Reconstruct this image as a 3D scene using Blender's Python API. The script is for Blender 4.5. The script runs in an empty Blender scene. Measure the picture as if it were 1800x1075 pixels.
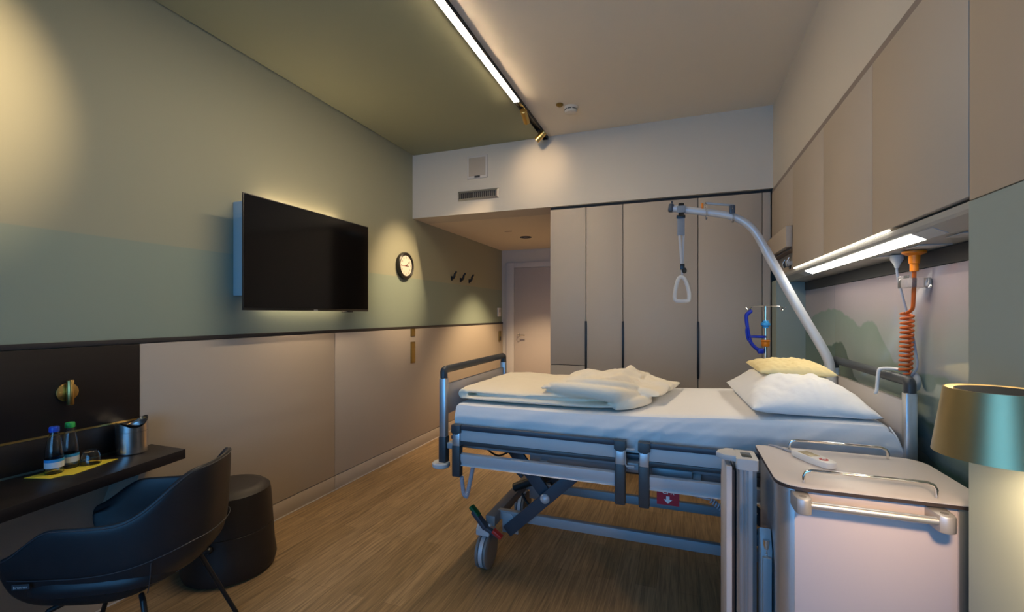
import bpy, bmesh, math, random
from mathutils import Vector, Matrix, noise
random.seed(7)
SC = bpy.context.scene
COL = SC.collection
PI = math.pi

# ------------------------------------------------------------------ materials
def mat(name, col, rough=0.5, metal=0.0, var=0.0, scale=8.0, bump=0.0, bscale=60.0, spec=0.5,
        emit=None, estr=0.0, trans=0.0, ior=1.45, coat=0.0, stretch=None, alpha=1.0, bdist=.002):
    m = bpy.data.materials.new(name); m.use_nodes = True
    nt = m.node_tree; b = nt.nodes['Principled BSDF']
    b.inputs['Base Color'].default_value = (*col, 1)
    b.inputs['Roughness'].default_value = rough
    b.inputs['Metallic'].default_value = metal
    b.inputs['Specular IOR Level'].default_value = spec
    b.inputs['IOR'].default_value = ior
    b.inputs['Transmission Weight'].default_value = trans
    b.inputs['Coat Weight'].default_value = coat
    b.inputs['Alpha'].default_value = alpha
    if emit:
        b.inputs['Emission Color'].default_value = (*emit, 1)
        b.inputs['Emission Strength'].default_value = estr
    if var > 0 or bump > 0:
        tc = nt.nodes.new('ShaderNodeTexCoord')
        mp = nt.nodes.new('ShaderNodeMapping')
        nt.links.new(tc.outputs['Object'], mp.inputs['Vector'])
        if stretch: mp.inputs['Scale'].default_value = stretch
    if var > 0:
        n = nt.nodes.new('ShaderNodeTexNoise'); n.inputs['Scale'].default_value = scale
        n.inputs['Detail'].default_value = 4
        nt.links.new(mp.outputs['Vector'], n.inputs['Vector'])
        mx = nt.nodes.new('ShaderNodeMix'); mx.data_type = 'RGBA'
        mx.inputs['A'].default_value = (*[c * (1 - var) for c in col], 1)
        mx.inputs['B'].default_value = (*[min(1, c * (1 + var)) for c in col], 1)
        nt.links.new(n.outputs['Fac'], mx.inputs['Factor'])
        nt.links.new(mx.outputs['Result'], b.inputs['Base Color'])
    if bump > 0:
        n2 = nt.nodes.new('ShaderNodeTexNoise'); n2.inputs['Scale'].default_value = bscale
        n2.inputs['Detail'].default_value = 3
        nt.links.new(mp.outputs['Vector'], n2.inputs['Vector'])
        bp = nt.nodes.new('ShaderNodeBump'); bp.inputs['Strength'].default_value = bump
        bp.inputs['Distance'].default_value = bdist
        nt.links.new(n2.outputs['Fac'], bp.inputs['Height'])
        nt.links.new(bp.outputs['Normal'], b.inputs['Normal'])
    return m

M = {}
M['white_wall'] = mat('white wall paint', (.62, .565, .485), .8, bump=.06, bscale=180)
M['ceil_white'] = mat('ceiling paint', (.78, .69, .56), .85, bump=.05, bscale=160)
M['ceil_green'] = mat('ceiling olive paint', (.27, .275, .175), .7, bump=.05, bscale=160)
M['gap'] = mat('dark shadow joint', (.03, .027, .025), .6)
M['rail'] = mat('dark dado rail', (.035, .03, .028), .45, var=.1)
M['taupe'] = mat('taupe laminate', (.46, .39, .315), .55, var=.02, scale=3, bump=.03, bscale=220)
M['taupe_dark'] = mat('taupe laminate edge', (.25, .20, .17), .6)
M['sage'] = mat('sage panel', (.31, .365, .33), .5, var=.02, scale=3)
M['door'] = mat('entry door paint', (.52, .45, .40), .5, var=.02)
M['black_wood'] = mat('black stained wood', (.013, .011, .0125), .4, var=.35, scale=6, stretch=(1, .12, 3), bump=.05, bscale=80)
M['brass'] = mat('brushed brass', (.62, .43, .15), .32, 1.0, var=.1, scale=40, stretch=(1, 1, .1))
M['brass_matt'] = mat('matt champagne brass', (.50, .40, .21), .42, 1.0, var=.06, scale=20)
M['brass_dark'] = mat('aged brass plate', (.36, .26, .09), .4, 1.0, var=.1, scale=30)
M['steel'] = mat('brushed steel', (.62, .60, .58), .26, 1.0, var=.06, scale=30, stretch=(20, 20, .3))
M['chrome'] = mat('polished steel', (.75, .74, .72), .12, 1.0)
M['alu'] = mat('satin aluminium', (.62, .62, .63), .38, .85, var=.04, scale=10, stretch=(1, 1, .2))
M['alu_light'] = mat('pale grey rail', (.55, .57, .60), .42, .25, var=.04)
M['grey_paint'] = mat('grey frame enamel', (.30, .325, .35), .42, .1, var=.05)
M['grey_dark'] = mat('dark grey enamel', (.055, .066, .085), .4, .1, var=.1)
M['grey_brown'] = mat('warm grey steel', (.21, .20, .195), .45, .2, var=.06)
M['plastic_dark'] = mat('anthracite plastic', (.045, .05, .055), .4, var=.15, bump=.04, bscale=300)
M['plastic_grey'] = mat('light grey plastic', (.50, .50, .50), .45, var=.03)
M['plastic_white'] = mat('white plastic', (.72, .71, .69), .35)
M['bed_panel'] = mat('pale grey bed board', (.52, .48, .455), .4, var=.02)
M['board_grey'] = mat('blue grey side board', (.50, .515, .53), .45, var=.03)
M['sheet'] = mat('white cotton sheet', (.80, .785, .775), .85, bump=.3, bscale=14, bdist=.006)
M['pillow_white'] = mat('white pillow cotton', (.86, .855, .845), .85, bump=.55, bscale=13, bdist=.010)
M['duvet'] = mat('cream duvet cotton', (.84, .75, .60), .85, var=.03, bump=.6, bscale=11, bdist=.012)
M['cushion'] = mat('yellow pillow cotton', (.84, .68, .34), .85, var=.05, bump=.45, bscale=14, bdist=.008)
M['leather'] = mat('black leather', (.014, .0145, .018), .42, var=.2, scale=20, bump=.12, bscale=240)
M['leather_dark'] = mat('dark brown leather', (.017, .013, .012), .5, var=.2, scale=20, bump=.15, bscale=200)
M['stitch'] = mat('seam thread', (.045, .047, .055), .5)
M['black_metal'] = mat('black powder coat', (.02, .02, .021), .4, .3)
M['black_plastic'] = mat('black plastic', (.015, .0145, .014), .35)
M['screen'] = mat('television glass', (.0045, .004, .004), .12, spec=.45)
M['teal_box'] = mat('television box paint', (.42, .48, .49), .6)
M['clock_face'] = mat('clock dial', (.78, .70, .60), .5)
M['ink'] = mat('black ink', (.02, .015, .015), .5)
M['red'] = mat('red plastic', (.45, .03, .02), .4)
M['red_sign'] = mat('dark red sign', (.36, .012, .03), .4)
M['green'] = mat('green plastic', (.01, .10, .035), .4)
M['green_cap'] = mat('green cap', (.03, .42, .09), .35)
M['blue_cap'] = mat('blue cap', (.02, .08, .55), .35)
M['blue'] = mat('royal blue plastic', (.008, .03, .42), .35)
M['sky_blue'] = mat('sky blue plastic', (.05, .35, .75), .35)
M['orange'] = mat('orange plastic', (.78, .22, .01), .4)
M['orange_cable'] = mat('orange cable', (.62, .12, .015), .4)
M['grey_cable'] = mat('grey cable', (.34, .36, .42), .45)
M['label_blue'] = mat('bottle label blue band', (.04, .30, .62), .4)
M['label_white'] = mat('bottle label', (.62, .66, .72), .4)
M['glass'] = mat('clear glass', (.97, .98, .98), .02, trans=1.0, ior=1.40)
M['clear_plastic'] = mat('clear acrylic', (.9, .9, .92), .05, trans=.9, ior=1.3)
M['napkin'] = mat('yellow paper napkin', (.80, .62, .05), .8, bump=.15, bscale=120)
M['webbing'] = mat('blue grey webbing', (.22, .25, .29), .8, bump=.3, bscale=400)
M['strap_light'] = mat('pale webbing', (.45, .45, .46), .8, bump=.2, bscale=400)
M['cab_front'] = mat('rose grey laminate', (.58, .505, .515), .5, var=.015, scale=2)
M['cab_top'] = mat('grey laminate top', (.60, .55, .53), .38, var=.015)
M['edge_dark'] = mat('dark laminate core', (.05, .035, .03), .5)
M['cast_grey'] = mat('cast grey handle lug', (.45, .43, .42), .4, .5)
M['lcd'] = mat('lcd glass', (.42, .33, .15), .25)
M['lcd_dark'] = mat('lcd dark', (.05, .06, .055), .25)
M['vent_metal'] = mat('aluminium grille', (.55, .53, .50), .35, .9)
M['white_trim'] = mat('white trim', (.62, .58, .54), .6)
M['soffit'] = mat('grey bed head unit', (.42, .42, .40), .45, .25, var=.02)
M['graphite'] = mat('graphite strip', (.055, .055, .055), .6)
M['led'] = mat('warm led diffuser', (1, .9, .8), .5, emit=(1, .79, .54), estr=44)
M['led_head'] = mat('neutral led diffuser', (1, 1, 1), .5, emit=(1, .93, .80), estr=7)
M['led_slot'] = mat('slot led', (1, 1, 1), .5, emit=(1, .90, .74), estr=2.2)
M['led_tv'] = mat('backlight led', (1, 1, 1), .5, emit=(1, .72, .45), estr=26)
M['lamp_ring'] = mat('lamp ring diffuser', (1, 1, 1), .5, emit=(1, .74, .45), estr=2.6)
M['lens'] = mat('spot lens', (1, 1, 1), .3, emit=(1, .80, .55), estr=2.5)
M['dark_cap'] = mat('lamp top disc', (.03, .025, .02), .5)
M['window_frame'] = mat('window frame grey', (.2, .2, .2), .5)

def window_glass():
    m = bpy.data.materials.new('window glass'); m.use_nodes = True
    nt = m.node_tree; N = nt.nodes; L = nt.links
    for n in list(N):
        if n.type != 'OUTPUT_MATERIAL': N.remove(n)
    t = N.new('ShaderNodeBsdfTransparent'); g = N.new('ShaderNodeBsdfGlossy'); g.inputs['Roughness'].default_value = .02
    f = N.new('ShaderNodeFresnel'); f.inputs['IOR'].default_value = 1.45; x = N.new('ShaderNodeMixShader')
    L.new(f.outputs[0], x.inputs[0]); L.new(t.outputs[0], x.inputs[1]); L.new(g.outputs[0], x.inputs[2])
    L.new(x.outputs[0], N['Material Output'].inputs['Surface'])
    return m
M['window_glass'] = window_glass()

def wood_floor():
    m = bpy.data.materials.new('oak plank floor'); m.use_nodes = True
    nt = m.node_tree; N = nt.nodes; L = nt.links; b = N['Principled BSDF']
    tc = N.new('ShaderNodeTexCoord'); sp = N.new('ShaderNodeSeparateXYZ'); cb = N.new('ShaderNodeCombineXYZ')
    L.new(tc.outputs['Object'], sp.inputs[0])
    L.new(sp.outputs['Y'], cb.inputs['X']); L.new(sp.outputs['X'], cb.inputs['Y'])
    br = N.new('ShaderNodeTexBrick'); br.offset = .37; br.offset_frequency = 2
    br.inputs['Scale'].default_value = 1; br.inputs['Brick Width'].default_value = .92
    br.inputs['Row Height'].default_value = .104; br.inputs['Mortar Size'].default_value = .0009
    br.inputs['Bias'].default_value = 0
    br.inputs['Color1'].default_value = (.27, .172, .080, 1); br.inputs['Color2'].default_value = (.35, .23, .118, 1)
    br.inputs['Mortar'].default_value = (.17, .10, .05, 1)
    L.new(cb.outputs[0], br.inputs['Vector'])
    mp = N.new('ShaderNodeMapping'); mp.inputs['Scale'].default_value = (1.2, 22, 1); L.new(cb.outputs[0], mp.inputs['Vector'])
    n1 = N.new('ShaderNodeTexNoise'); n1.inputs['Scale'].default_value = 3.0; n1.inputs['Detail'].default_value = 7
    n1.inputs['Distortion'].default_value = .8; L.new(mp.outputs[0], n1.inputs['Vector'])
    mp2 = N.new('ShaderNodeMapping'); mp2.inputs['Scale'].default_value = (5, 110, 1); L.new(cb.outputs[0], mp2.inputs['Vector'])
    n2 = N.new('ShaderNodeTexNoise'); n2.inputs['Scale'].default_value = 2.0; n2.inputs['Detail'].default_value = 4
    L.new(mp2.outputs[0], n2.inputs['Vector'])
    r1 = N.new('ShaderNodeMapRange'); r1.inputs[1].default_value = .3; r1.inputs[2].default_value = .7
    r1.inputs[3].default_value = .58; r1.inputs[4].default_value = 1.26; L.new(n1.outputs['Fac'], r1.inputs[0])
    r2 = N.new('ShaderNodeMapRange'); r2.inputs[1].default_value = .35; r2.inputs[2].default_value = .65
    r2.inputs[3].default_value = .86; r2.inputs[4].default_value = 1.08; L.new(n2.outputs['Fac'], r2.inputs[0])
    mu = N.new('ShaderNodeMath'); mu.operation = 'MULTIPLY'; L.new(r1.outputs[0], mu.inputs[0]); L.new(r2.outputs[0], mu.inputs[1])
    vm = N.new('ShaderNodeVectorMath'); vm.operation = 'SCALE'
    L.new(br.outputs['Color'], vm.inputs[0]); L.new(mu.outputs[0], vm.inputs['Scale'])
    L.new(vm.outputs[0], b.inputs['Base Color'])
    b.inputs['Roughness'].default_value = .42; b.inputs['Specular IOR Level'].default_value = .4
    bp = N.new('ShaderNodeBump'); bp.inputs['Strength'].default_value = .08; bp.inputs['Distance'].default_value = .002
    L.new(mu.outputs[0], bp.inputs['Height']); L.new(bp.outputs[0], b.inputs['Normal'])
    return m
M['floor'] = wood_floor()

def two_tone_wall():
    # two greens on one wall, the darker and cooler one below a level line
    m = bpy.data.materials.new('wall green in two tones'); m.use_nodes = True
    nt = m.node_tree; N = nt.nodes; L = nt.links; b = N['Principled BSDF']
    tc = N.new('ShaderNodeTexCoord'); sp = N.new('ShaderNodeSeparateXYZ'); L.new(tc.outputs['Object'], sp.inputs[0])
    r = N.new('ShaderNodeMapRange'); r.inputs[1].default_value = 1.768; r.inputs[2].default_value = 1.776
    L.new(sp.outputs['Z'], r.inputs[0])
    mx = N.new('ShaderNodeMix'); mx.data_type = 'RGBA'
    mx.inputs['A'].default_value = (.275, .33, .265, 1); mx.inputs['B'].default_value = (.345, .345, .25, 1)
    L.new(r.outputs[0], mx.inputs['Factor']); L.new(mx.outputs['Result'], b.inputs['Base Color'])
    b.inputs['Roughness'].default_value = .65
    n = N.new('ShaderNodeTexNoise'); n.inputs['Scale'].default_value = 220; L.new(tc.outputs['Object'], n.inputs['Vector'])
    bp = N.new('ShaderNodeBump'); bp.inputs['Strength'].default_value = .05; bp.inputs['Distance'].default_value = .002
    L.new(n.outputs['Fac'], bp.inputs['Height']); L.new(bp.outputs[0], b.inputs['Normal'])
    return m
M['green_wall'] = two_tone_wall()

def mural():
    # water-colour mountain ranges printed behind glass; coordinates: Y along wall, Z up
    m = bpy.data.materials.new('mountain print behind glass'); m.use_nodes = True
    nt = m.node_tree; N = nt.nodes; L = nt.links; b = N['Principled BSDF']
    tc = N.new('ShaderNodeTexCoord'); sp = N.new('ShaderNodeSeparateXYZ'); L.new(tc.outputs['Object'], sp.inputs[0])
    def curve(pts):                      # ridge height as a function of Y
        r = N.new('ShaderNodeMapRange'); r.inputs[1].default_value = 1.4; r.inputs[2].default_value = 3.9
        L.new(sp.outputs['Y'], r.inputs[0])
        f = N.new('ShaderNodeFloatCurve'); c = f.mapping.curves[0]
        while len(c.points) > 2: c.points.remove(c.points[0])
        P = [((y - 1.4) / 2.5, z / 2.0) for y, z in sorted(pts)]
        c.points[0].location = P[0]; c.points[1].location = P[-1]
        for p in P[1:-1]: c.points.new(*p)
        for p in c.points: p.handle_type = 'AUTO_CLAMPED'
        f.mapping.update(); L.new(r.outputs[0], f.inputs['Value'])
        mm = N.new('ShaderNodeMath'); mm.operation = 'MULTIPLY'; mm.inputs[1].default_value = 2.0
        L.new(f.outputs[0], mm.inputs[0]); return mm.outputs[0]
    nz = N.new('ShaderNodeTexNoise'); nz.inputs['Scale'].default_value = 14; nz.inputs['Detail'].default_value = 5
    L.new(tc.outputs['Object'], nz.inputs['Vector'])
    jit = N.new('ShaderNodeMath'); jit.operation = 'MULTIPLY_ADD'; jit.inputs[1].default_value = .045; jit.inputs[2].default_value = -.022
    L.new(nz.outputs['Fac'], jit.inputs[0])
    def below(ridge, soft, top, bot, depth):
        a = N.new('ShaderNodeMath'); a.operation = 'SUBTRACT'; L.new(ridge, a.inputs[0]); L.new(sp.outputs['Z'], a.inputs[1])
        a2 = N.new('ShaderNodeMath'); a2.operation = 'ADD'; L.new(a.outputs[0], a2.inputs[0]); L.new(jit.outputs[0], a2.inputs[1])
        k = N.new('ShaderNodeMapRange'); k.inputs[1].default_value = 0; k.inputs[2].default_value = soft; L.new(a2.outputs[0], k.inputs[0])
        g = N.new('ShaderNodeMapRange'); g.inputs[1].default_value = 0; g.inputs[2].default_value = depth; L.new(a2.outputs[0], g.inputs[0])
        c = N.new('ShaderNodeMix'); c.data_type = 'RGBA'; c.inputs['A'].default_value = (*top, 1); c.inputs['B'].default_value = (*bot, 1)
        L.new(g.outputs[0], c.inputs['Factor']); return k.outputs[0], c.outputs['Result']
    ramp = N.new('ShaderNodeValToRGB'); L.new(sp.outputs['Z'], ramp.inputs[0])
    zr = N.new('ShaderNodeMapRange'); zr.inputs[1].default_value = .8; zr.inputs[2].default_value = 1.6
    L.new(sp.outputs['Z'], zr.inputs[0]); L.new(zr.outputs[0], ramp.inputs[0])
    e = ramp.color_ramp.elements
    e[0].position = 0; e[0].color = (.30, .30, .42, 1); e[1].position = 1; e[1].color = (.44, .37, .42, 1)
    for p, c in ((.35, (.30, .33, .38, 1)), (.62, (.36, .40, .38, 1)), (.8, (.42, .37, .39, 1))):
        q = e.new(p); q.color = c
    cur = ramp.outputs[0]
    for pts, soft, top, bot, dp in (
        ([(1.4, 1.2), (2.0, 1.18), (2.4, 1.20), (2.45, 1.24), (2.68, 1.372), (2.79, 1.347), (2.91, 1.376), (3.09, 1.423), (3.3, 1.435), (3.54, 1.408), (3.9, 1.35)], .012, (.25, .32, .27), (.38, .43, .38), .26),
        ([(1.4, .9), (2.0, 1.0), (2.6, 1.02), (2.85, 1.07), (2.95, 1.16), (3.09, 1.243), (3.3, 1.213), (3.54, 1.274), (3.82, 1.36), (3.9, 1.37)], .012, (.115, .175, .13), (.22, .30, .25), .45),
        ([(1.4, .98), (1.9, .93), (2.07, .972), (2.24, 1.06), (2.5, 1.0), (2.9, .96), (3.9, .9)], .06, (.13, .20, .26), (.035, .085, .10), .13),
        ([(1.4, .90), (1.9, .885), (2.1, .88), (2.4, .86), (3.9, .8)], .03, (.03, .075, .08), (.06, .11, .10), .2)):
        f, c = below(curve(pts), soft, top, bot, dp)
        mx = N.new('ShaderNodeMix'); mx.data_type = 'RGBA'; L.new(f, mx.inputs['Factor']); L.new(cur, mx.inputs['A']); L.new(c, mx.inputs['B'])
        cur = mx.outputs['Result']
    L.new(cur, b.inputs['Base Color'])
    b.inputs['Roughness'].default_value = .03; b.inputs['Specular IOR Level'].default_value = .75; b.inputs['Roughness'].default_value = .04
    return m
M['mural'] = mural()

# ------------------------------------------------------------------ mesh building
class MB:
    def __init__(s): s.bm = bmesh.new()
    def _place(s, vs, mtx):
        for v in vs: v.co = mtx @ v.co
    def box(s, x0, x1, y0, y1, z0, z1, bev=0.0, seg=2, mtx=None):
        r = bmesh.ops.create_cube(s.bm, size=1.0); vs = r['verts']
        for v in vs:
            v.co = Vector(((x0 + x1) / 2 + v.co.x * (x1 - x0), (y0 + y1) / 2 + v.co.y * (y1 - y0), (z0 + z1) / 2 + v.co.z * (z1 - z0)))
        if bev > 0:
            es = list({e for v in vs for e in v.link_edges})
            r2 = bmesh.ops.bevel(s.bm, geom=es, offset=min(bev, .49 * min(abs(x1 - x0), abs(y1 - y0), abs(z1 - z0))), segments=seg, profile=.5, affect='EDGES')
            vs = list({v for f in r2['faces'] for v in f.verts} | {v for v in vs if v.is_valid})
        if mtx: s._place(vs, mtx)
        return s
    def bar(s, p0, p1, w, h, bev=.003, up=(0, 0, 1)):      # rectangular bar between two points
        p0 = Vector(p0); p1 = Vector(p1); d = (p1 - p0); L = d.length; d.normalize()
        u = Vector(up); x = d.cross(u)
        if x.length < 1e-4: x = d.cross(Vector((0, 1, 0)))
        x.normalize(); z = x.cross(d).normalized()
        m = Matrix((( x.x, d.x, z.x, p0.x), (x.y, d.y, z.y, p0.y), (x.z, d.z, z.z, p0.z), (0, 0, 0, 1)))
        return s.box(-w / 2, w / 2, 0, L, -h / 2, h / 2, bev, 2, m)
    def cyl(s, p0, p1, r0, r1=None, n=24, cap=True, bev=0):
        r1 = r0 if r1 is None else r1
        p0 = Vector(p0); p1 = Vector(p1); d = p1 - p0
        q = d.to_track_quat('Z', 'Y').to_matrix()
        a = []; b = []
        for i in range(n):
            t = 2 * PI * i / n; c = Vector((math.cos(t), math.sin(t), 0))
            a.append(s.bm.verts.new(p0 + q @ (c * r0))); b.append(s.bm.verts.new(p1 + q @ (c * r1)))
        for i in range(n):
            j = (i + 1) % n; s.bm.faces.new((a[i], a[j], b[j], b[i]))
        if cap: s.bm.faces.new(a[::-1]); s.bm.faces.new(b)
        return s
    def lathe(s, prof, c=(0, 0, 0), n=32, axis='Z', mtx=None):
        c = Vector(c); rings = []
        for r, h in prof:
            if r < 1e-6: rings.append([s.bm.verts.new((0, 0, h))])
            else: rings.append([s.bm.verts.new((r * math.cos(2 * PI * i / n), r * math.sin(2 * PI * i / n), h)) for i in range(n)])
        for a, b in zip(rings, rings[1:]):
            for i in range(n):
                j = (i + 1) % n
                if len(a) == 1 and len(b) == 1: continue
                if len(a) == 1: s.bm.faces.new((a[0], b[i], b[j]))
                elif len(b) == 1: s.bm.faces.new((a[i], a[j], b[0]))
                else: s.bm.faces.new((a[i], a[j], b[j], b[i]))
        rot = Matrix.Identity(4) if axis == 'Z' else (Matrix.Rotation(PI / 2, 4, 'Y') if axis == 'X' else Matrix.Rotation(-PI / 2, 4, 'X'))
        mm = (mtx if mtx else Matrix.Translation(c)) @ rot
        s._place([v for r in rings for v in r], mm)
        return s
    def tube(s, pts, r, n=12, closed=False, smooth=0):
        P = [Vector(p) for p in pts]
        if smooth:
            if isinstance(r, (list, tuple)):
                r = [r[i] * (1 - j / smooth) + r[min(i + 1, len(r) - 1)] * j / smooth for i in range(len(r) if closed else len(r) - 1) for j in range(smooth)] + [r[-1]]
            P = spline(P, smooth, closed)
        N = len(P); rings = []
        t0 = (P[1] - P[0]).normalized(); u = t0.orthogonal().normalized()
        for i in range(N):
            if closed: t = (P[(i + 1) % N] - P[i - 1]).normalized()
            else: t = (P[min(i + 1, N - 1)] - P[max(i - 1, 0)]).normalized()
            u = (u - t * u.dot(t)).normalized(); w = t.cross(u)
            rr = r[i] if isinstance(r, (list, tuple)) else r
            rings.append([s.bm.verts.new(P[i] + (u * math.cos(2 * PI * k / n) + w * math.sin(2 * PI * k / n)) * rr) for k in range(n)])
        rng = range(N) if closed else range(N - 1)
        for i in rng:
            a = rings[i]; b = rings[(i + 1) % N]
            off = 0
            if closed and i == N - 1:
                off = min(range(n), key=lambda o: (a[0].co - b[o].co).length)
            for k in range(n):
                s.bm.faces.new((a[k], a[(k + 1) % n], b[(k + 1 + off) % n], b[(k + off) % n]))
        if not closed: s.bm.faces.new(rings[0][::-1]); s.bm.faces.new(rings[-1])
        return s
    def prism(s, poly, d, axis='Z', bev=0):
        # poly: 2D points, extruded from d[0] to d[1] on the axis. axis X: (y,z); Y: (x,z); Z: (x,y)
        def co(p, h): return {'X': (h, p[0], p[1]), 'Y': (p[0], h, p[1]), 'Z': (p[0], p[1], h)}[axis]
        a = [s.bm.verts.new(co(p, d[0])) for p in poly]; b = [s.bm.verts.new(co(p, d[1])) for p in poly]
        n = len(poly); fs = []
        for i in range(n): fs.append(s.bm.faces.new((a[i], a[(i + 1) % n], b[(i + 1) % n], b[i])))
        f0 = s.bm.faces.new(a[::-1]); f1 = s.bm.faces.new(b)
        if bev:
            es = list(f0.edges) + list(f1.edges)
            bmesh.ops.bevel(s.bm, geom=es, offset=bev, segments=2, profile=.5, affect='EDGES')
        return s
    def grid(s, fn, nu, nv, closeu=False):
        V = [[s.bm.verts.new(fn(i / (nu if closeu else nu - 1), j / (nv - 1))) for j in range(nv)] for i in range(nu)]
        for i in range(nu if closeu else nu - 1):
            for j in range(nv - 1):
                s.bm.faces.new((V[i][j], V[(i + 1) % nu][j], V[(i + 1) % nu][j + 1], V[i][j + 1]))
        return V
    def sphere(s, c, rx, ry, rz, n=20):
        r = bmesh.ops.create_uvsphere(s.bm, u_segments=n, v_segments=n // 2, radius=1)
        for v in r['verts']: v.co = Vector((c[0] + v.co.x * rx, c[1] + v.co.y * ry, c[2] + v.co.z * rz))
        return s
    def text(s, txt, mtx, size, depth=.0008, align='CENTER'):
        cu = bpy.data.curves.new('t', 'FONT'); cu.body = txt; cu.size = size; cu.extrude = depth
        cu.align_x = align; cu.align_y = 'CENTER'; cu.resolution_u = 3
        ob = bpy.data.objects.new('t', cu)
        me = ob.to_mesh(); tmp = bmesh.new(); tmp.from_mesh(me); ob.to_mesh_clear()
        vm = [s.bm.verts.new(mtx @ v.co) for v in tmp.verts]; tmp.verts.index_update()
        for f in tmp.faces:
            try: s.bm.faces.new([vm[v.index] for v in f.verts])
            except ValueError: pass
        tmp.free(); bpy.data.objects.remove(ob); bpy.data.curves.remove(cu)
        return s
    def xf(s, mtx):
        for v in s.bm.verts: v.co = mtx @ v.co
        return s
    def build(s, name, material, parent=None, smooth=True, sub=0, loc=None, local=False, autos=True, weld=0):
        if weld: bmesh.ops.remove_doubles(s.bm, verts=s.bm.verts, dist=weld)
        bmesh.ops.recalc_face_normals(s.bm, faces=s.bm.faces)
        origin = Vector((0, 0, 0))
        if parent is None:
            if loc == 0: pass
            elif loc is not None: origin = Vector(loc)
            else:
                cs = [v.co for v in s.bm.verts]
                origin = Vector(((min(c.x for c in cs) + max(c.x for c in cs)) / 2, (min(c.y for c in cs) + max(c.y for c in cs)) / 2, min(c.z for c in cs)))
            for v in s.bm.verts: v.co -= origin
        elif not local:
            o = wloc(parent); inv = Matrix.Translation(o) 
            for v in s.bm.verts: v.co -= o
        me = bpy.data.meshes.new(name); s.bm.to_mesh(me); s.bm.free()
        if smooth:
            me.shade_smooth() if hasattr(me, 'shade_smooth') else None
            if autos: me.set_sharp_from_angle(angle=math.radians(38))
        ob = bpy.data.objects.new(name, me); COL.objects.link(ob); ob.location = origin
        if parent: ob.parent = parent; ob.location = (0, 0, 0)
        me.materials.append(material)
        if sub:
            md = ob.modifiers.new('s', 'SUBSURF'); md.levels = sub; md.render_levels = sub
        return ob

def wloc(o):
    v = Vector(o.location); p = o.parent
    while p: v = v + Vector(p.location); p = p.parent
    return v
def spline(P, k, closed=False):
    out = []; N = len(P)
    rng = N if closed else N - 1
    for i in range(rng):
        p0 = P[i - 1] if (i > 0 or closed) else P[0]; p1 = P[i]; p2 = P[(i + 1) % N]
        p3 = P[(i + 2) % N] if (closed or i + 2 < N) else P[-1]
        for j in range(k):
            t = j / k
            out.append(.5 * ((2 * p1) + (p2 - p0) * t + (2 * p0 - 5 * p1 + 4 * p2 - p3) * t * t + (3 * p1 - p0 - 3 * p2 + p3) * t ** 3))
    if not closed: out.append(P[-1])
    return out
def thing(name, label, cat, loc, group=None, rz=0):
    o = bpy.data.objects.new(name, None); COL.objects.link(o); o.location = loc; o.rotation_euler.z = rz
    o.empty_display_size = .05
    tag(o, label, cat, group); return o
def tag(o, label, cat, group=None):
    o['label'] = label; o['category'] = cat
    if group: o['group'] = group
    return o
def struct(o): o['kind'] = 'structure'; return o
def B(*a, **k): return MB().box(*a, **k)

# ------------------------------------------------------------------ room shell
XL, XR, XB = -2.585, .69, .885          # left wall face, right cabinet face, alcove back
YN, YB, YD = -1.5, 4.03, 6.55           # window wall, bulkhead, entry door wall
ZC, ZE = 3.043, 2.392                   # ceiling, entry ceiling
XT = -1.15                              # ceiling track
S = struct
S(B(XL - .1, XB + .15, YN - .1, YD + .1, -.1, 0).build('floor', M['floor'], loc=0, smooth=False))
S(B(XL - .1, XL, YN - .1, YD + .1, 0, ZC + .1).build('wall_left', M['green_wall'], loc=0, smooth=False))
S(B(XL + .012, XT, YN, YB, ZC, ZC + .1).build('ceiling', M['ceil_green'], loc=0, smooth=False))
S(B(XT, XB + .1, YN, YB, ZC, ZC + .1).build('ceiling', M['ceil_white'], loc=0, smooth=False))
S(B(XL, XL + .012, YN, YB, ZC + .02, ZC + .1).build('trim_1', M['gap'], loc=0, smooth=False))
S(B(XL, XB + .1, YB, YB + .3, ZE, ZC + .1).build('wall_bulkhead', M['white_wall'], loc=0, smooth=False))
S(B(XL, -1.10, YB + .3, YD, ZE, ZE + .1).build('ceiling', M['ceil_white'], loc=0, smooth=False))
S(B(XL, -.6, YD, YD + .1, 0, ZE + .1).build('wall_entry', M['white_wall'], loc=0, smooth=False))
S(B(XB, XB + .1, YN - .1, 4.8, 0, ZC + .1).build('wall_right', M['taupe'], loc=0, smooth=False))
S(B(.70, XB, YN, YB, 2.376, ZC).build('wall_right', M['white_wall'], loc=0, smooth=False))
S(B(.692, XB, YN, YB, 2.348, 2.376).build('trim_2', M['taupe_dark'], loc=0, smooth=False))
S(B(-1.09, -1.0, 4.662, YD, 0, ZE + .1).build('wall_corridor', M['white_wall'], loc=0, smooth=False))
S(B(-1.0, XB, 4.68, 4.78, 0, ZC).build('wall_far', M['white_wall'], loc=0, smooth=False))
S(B(-1.0, XB, 4.33, 4.70, ZE, ZE + .1).build('ceiling', M['ceil_white'], loc=0, smooth=False))
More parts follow.
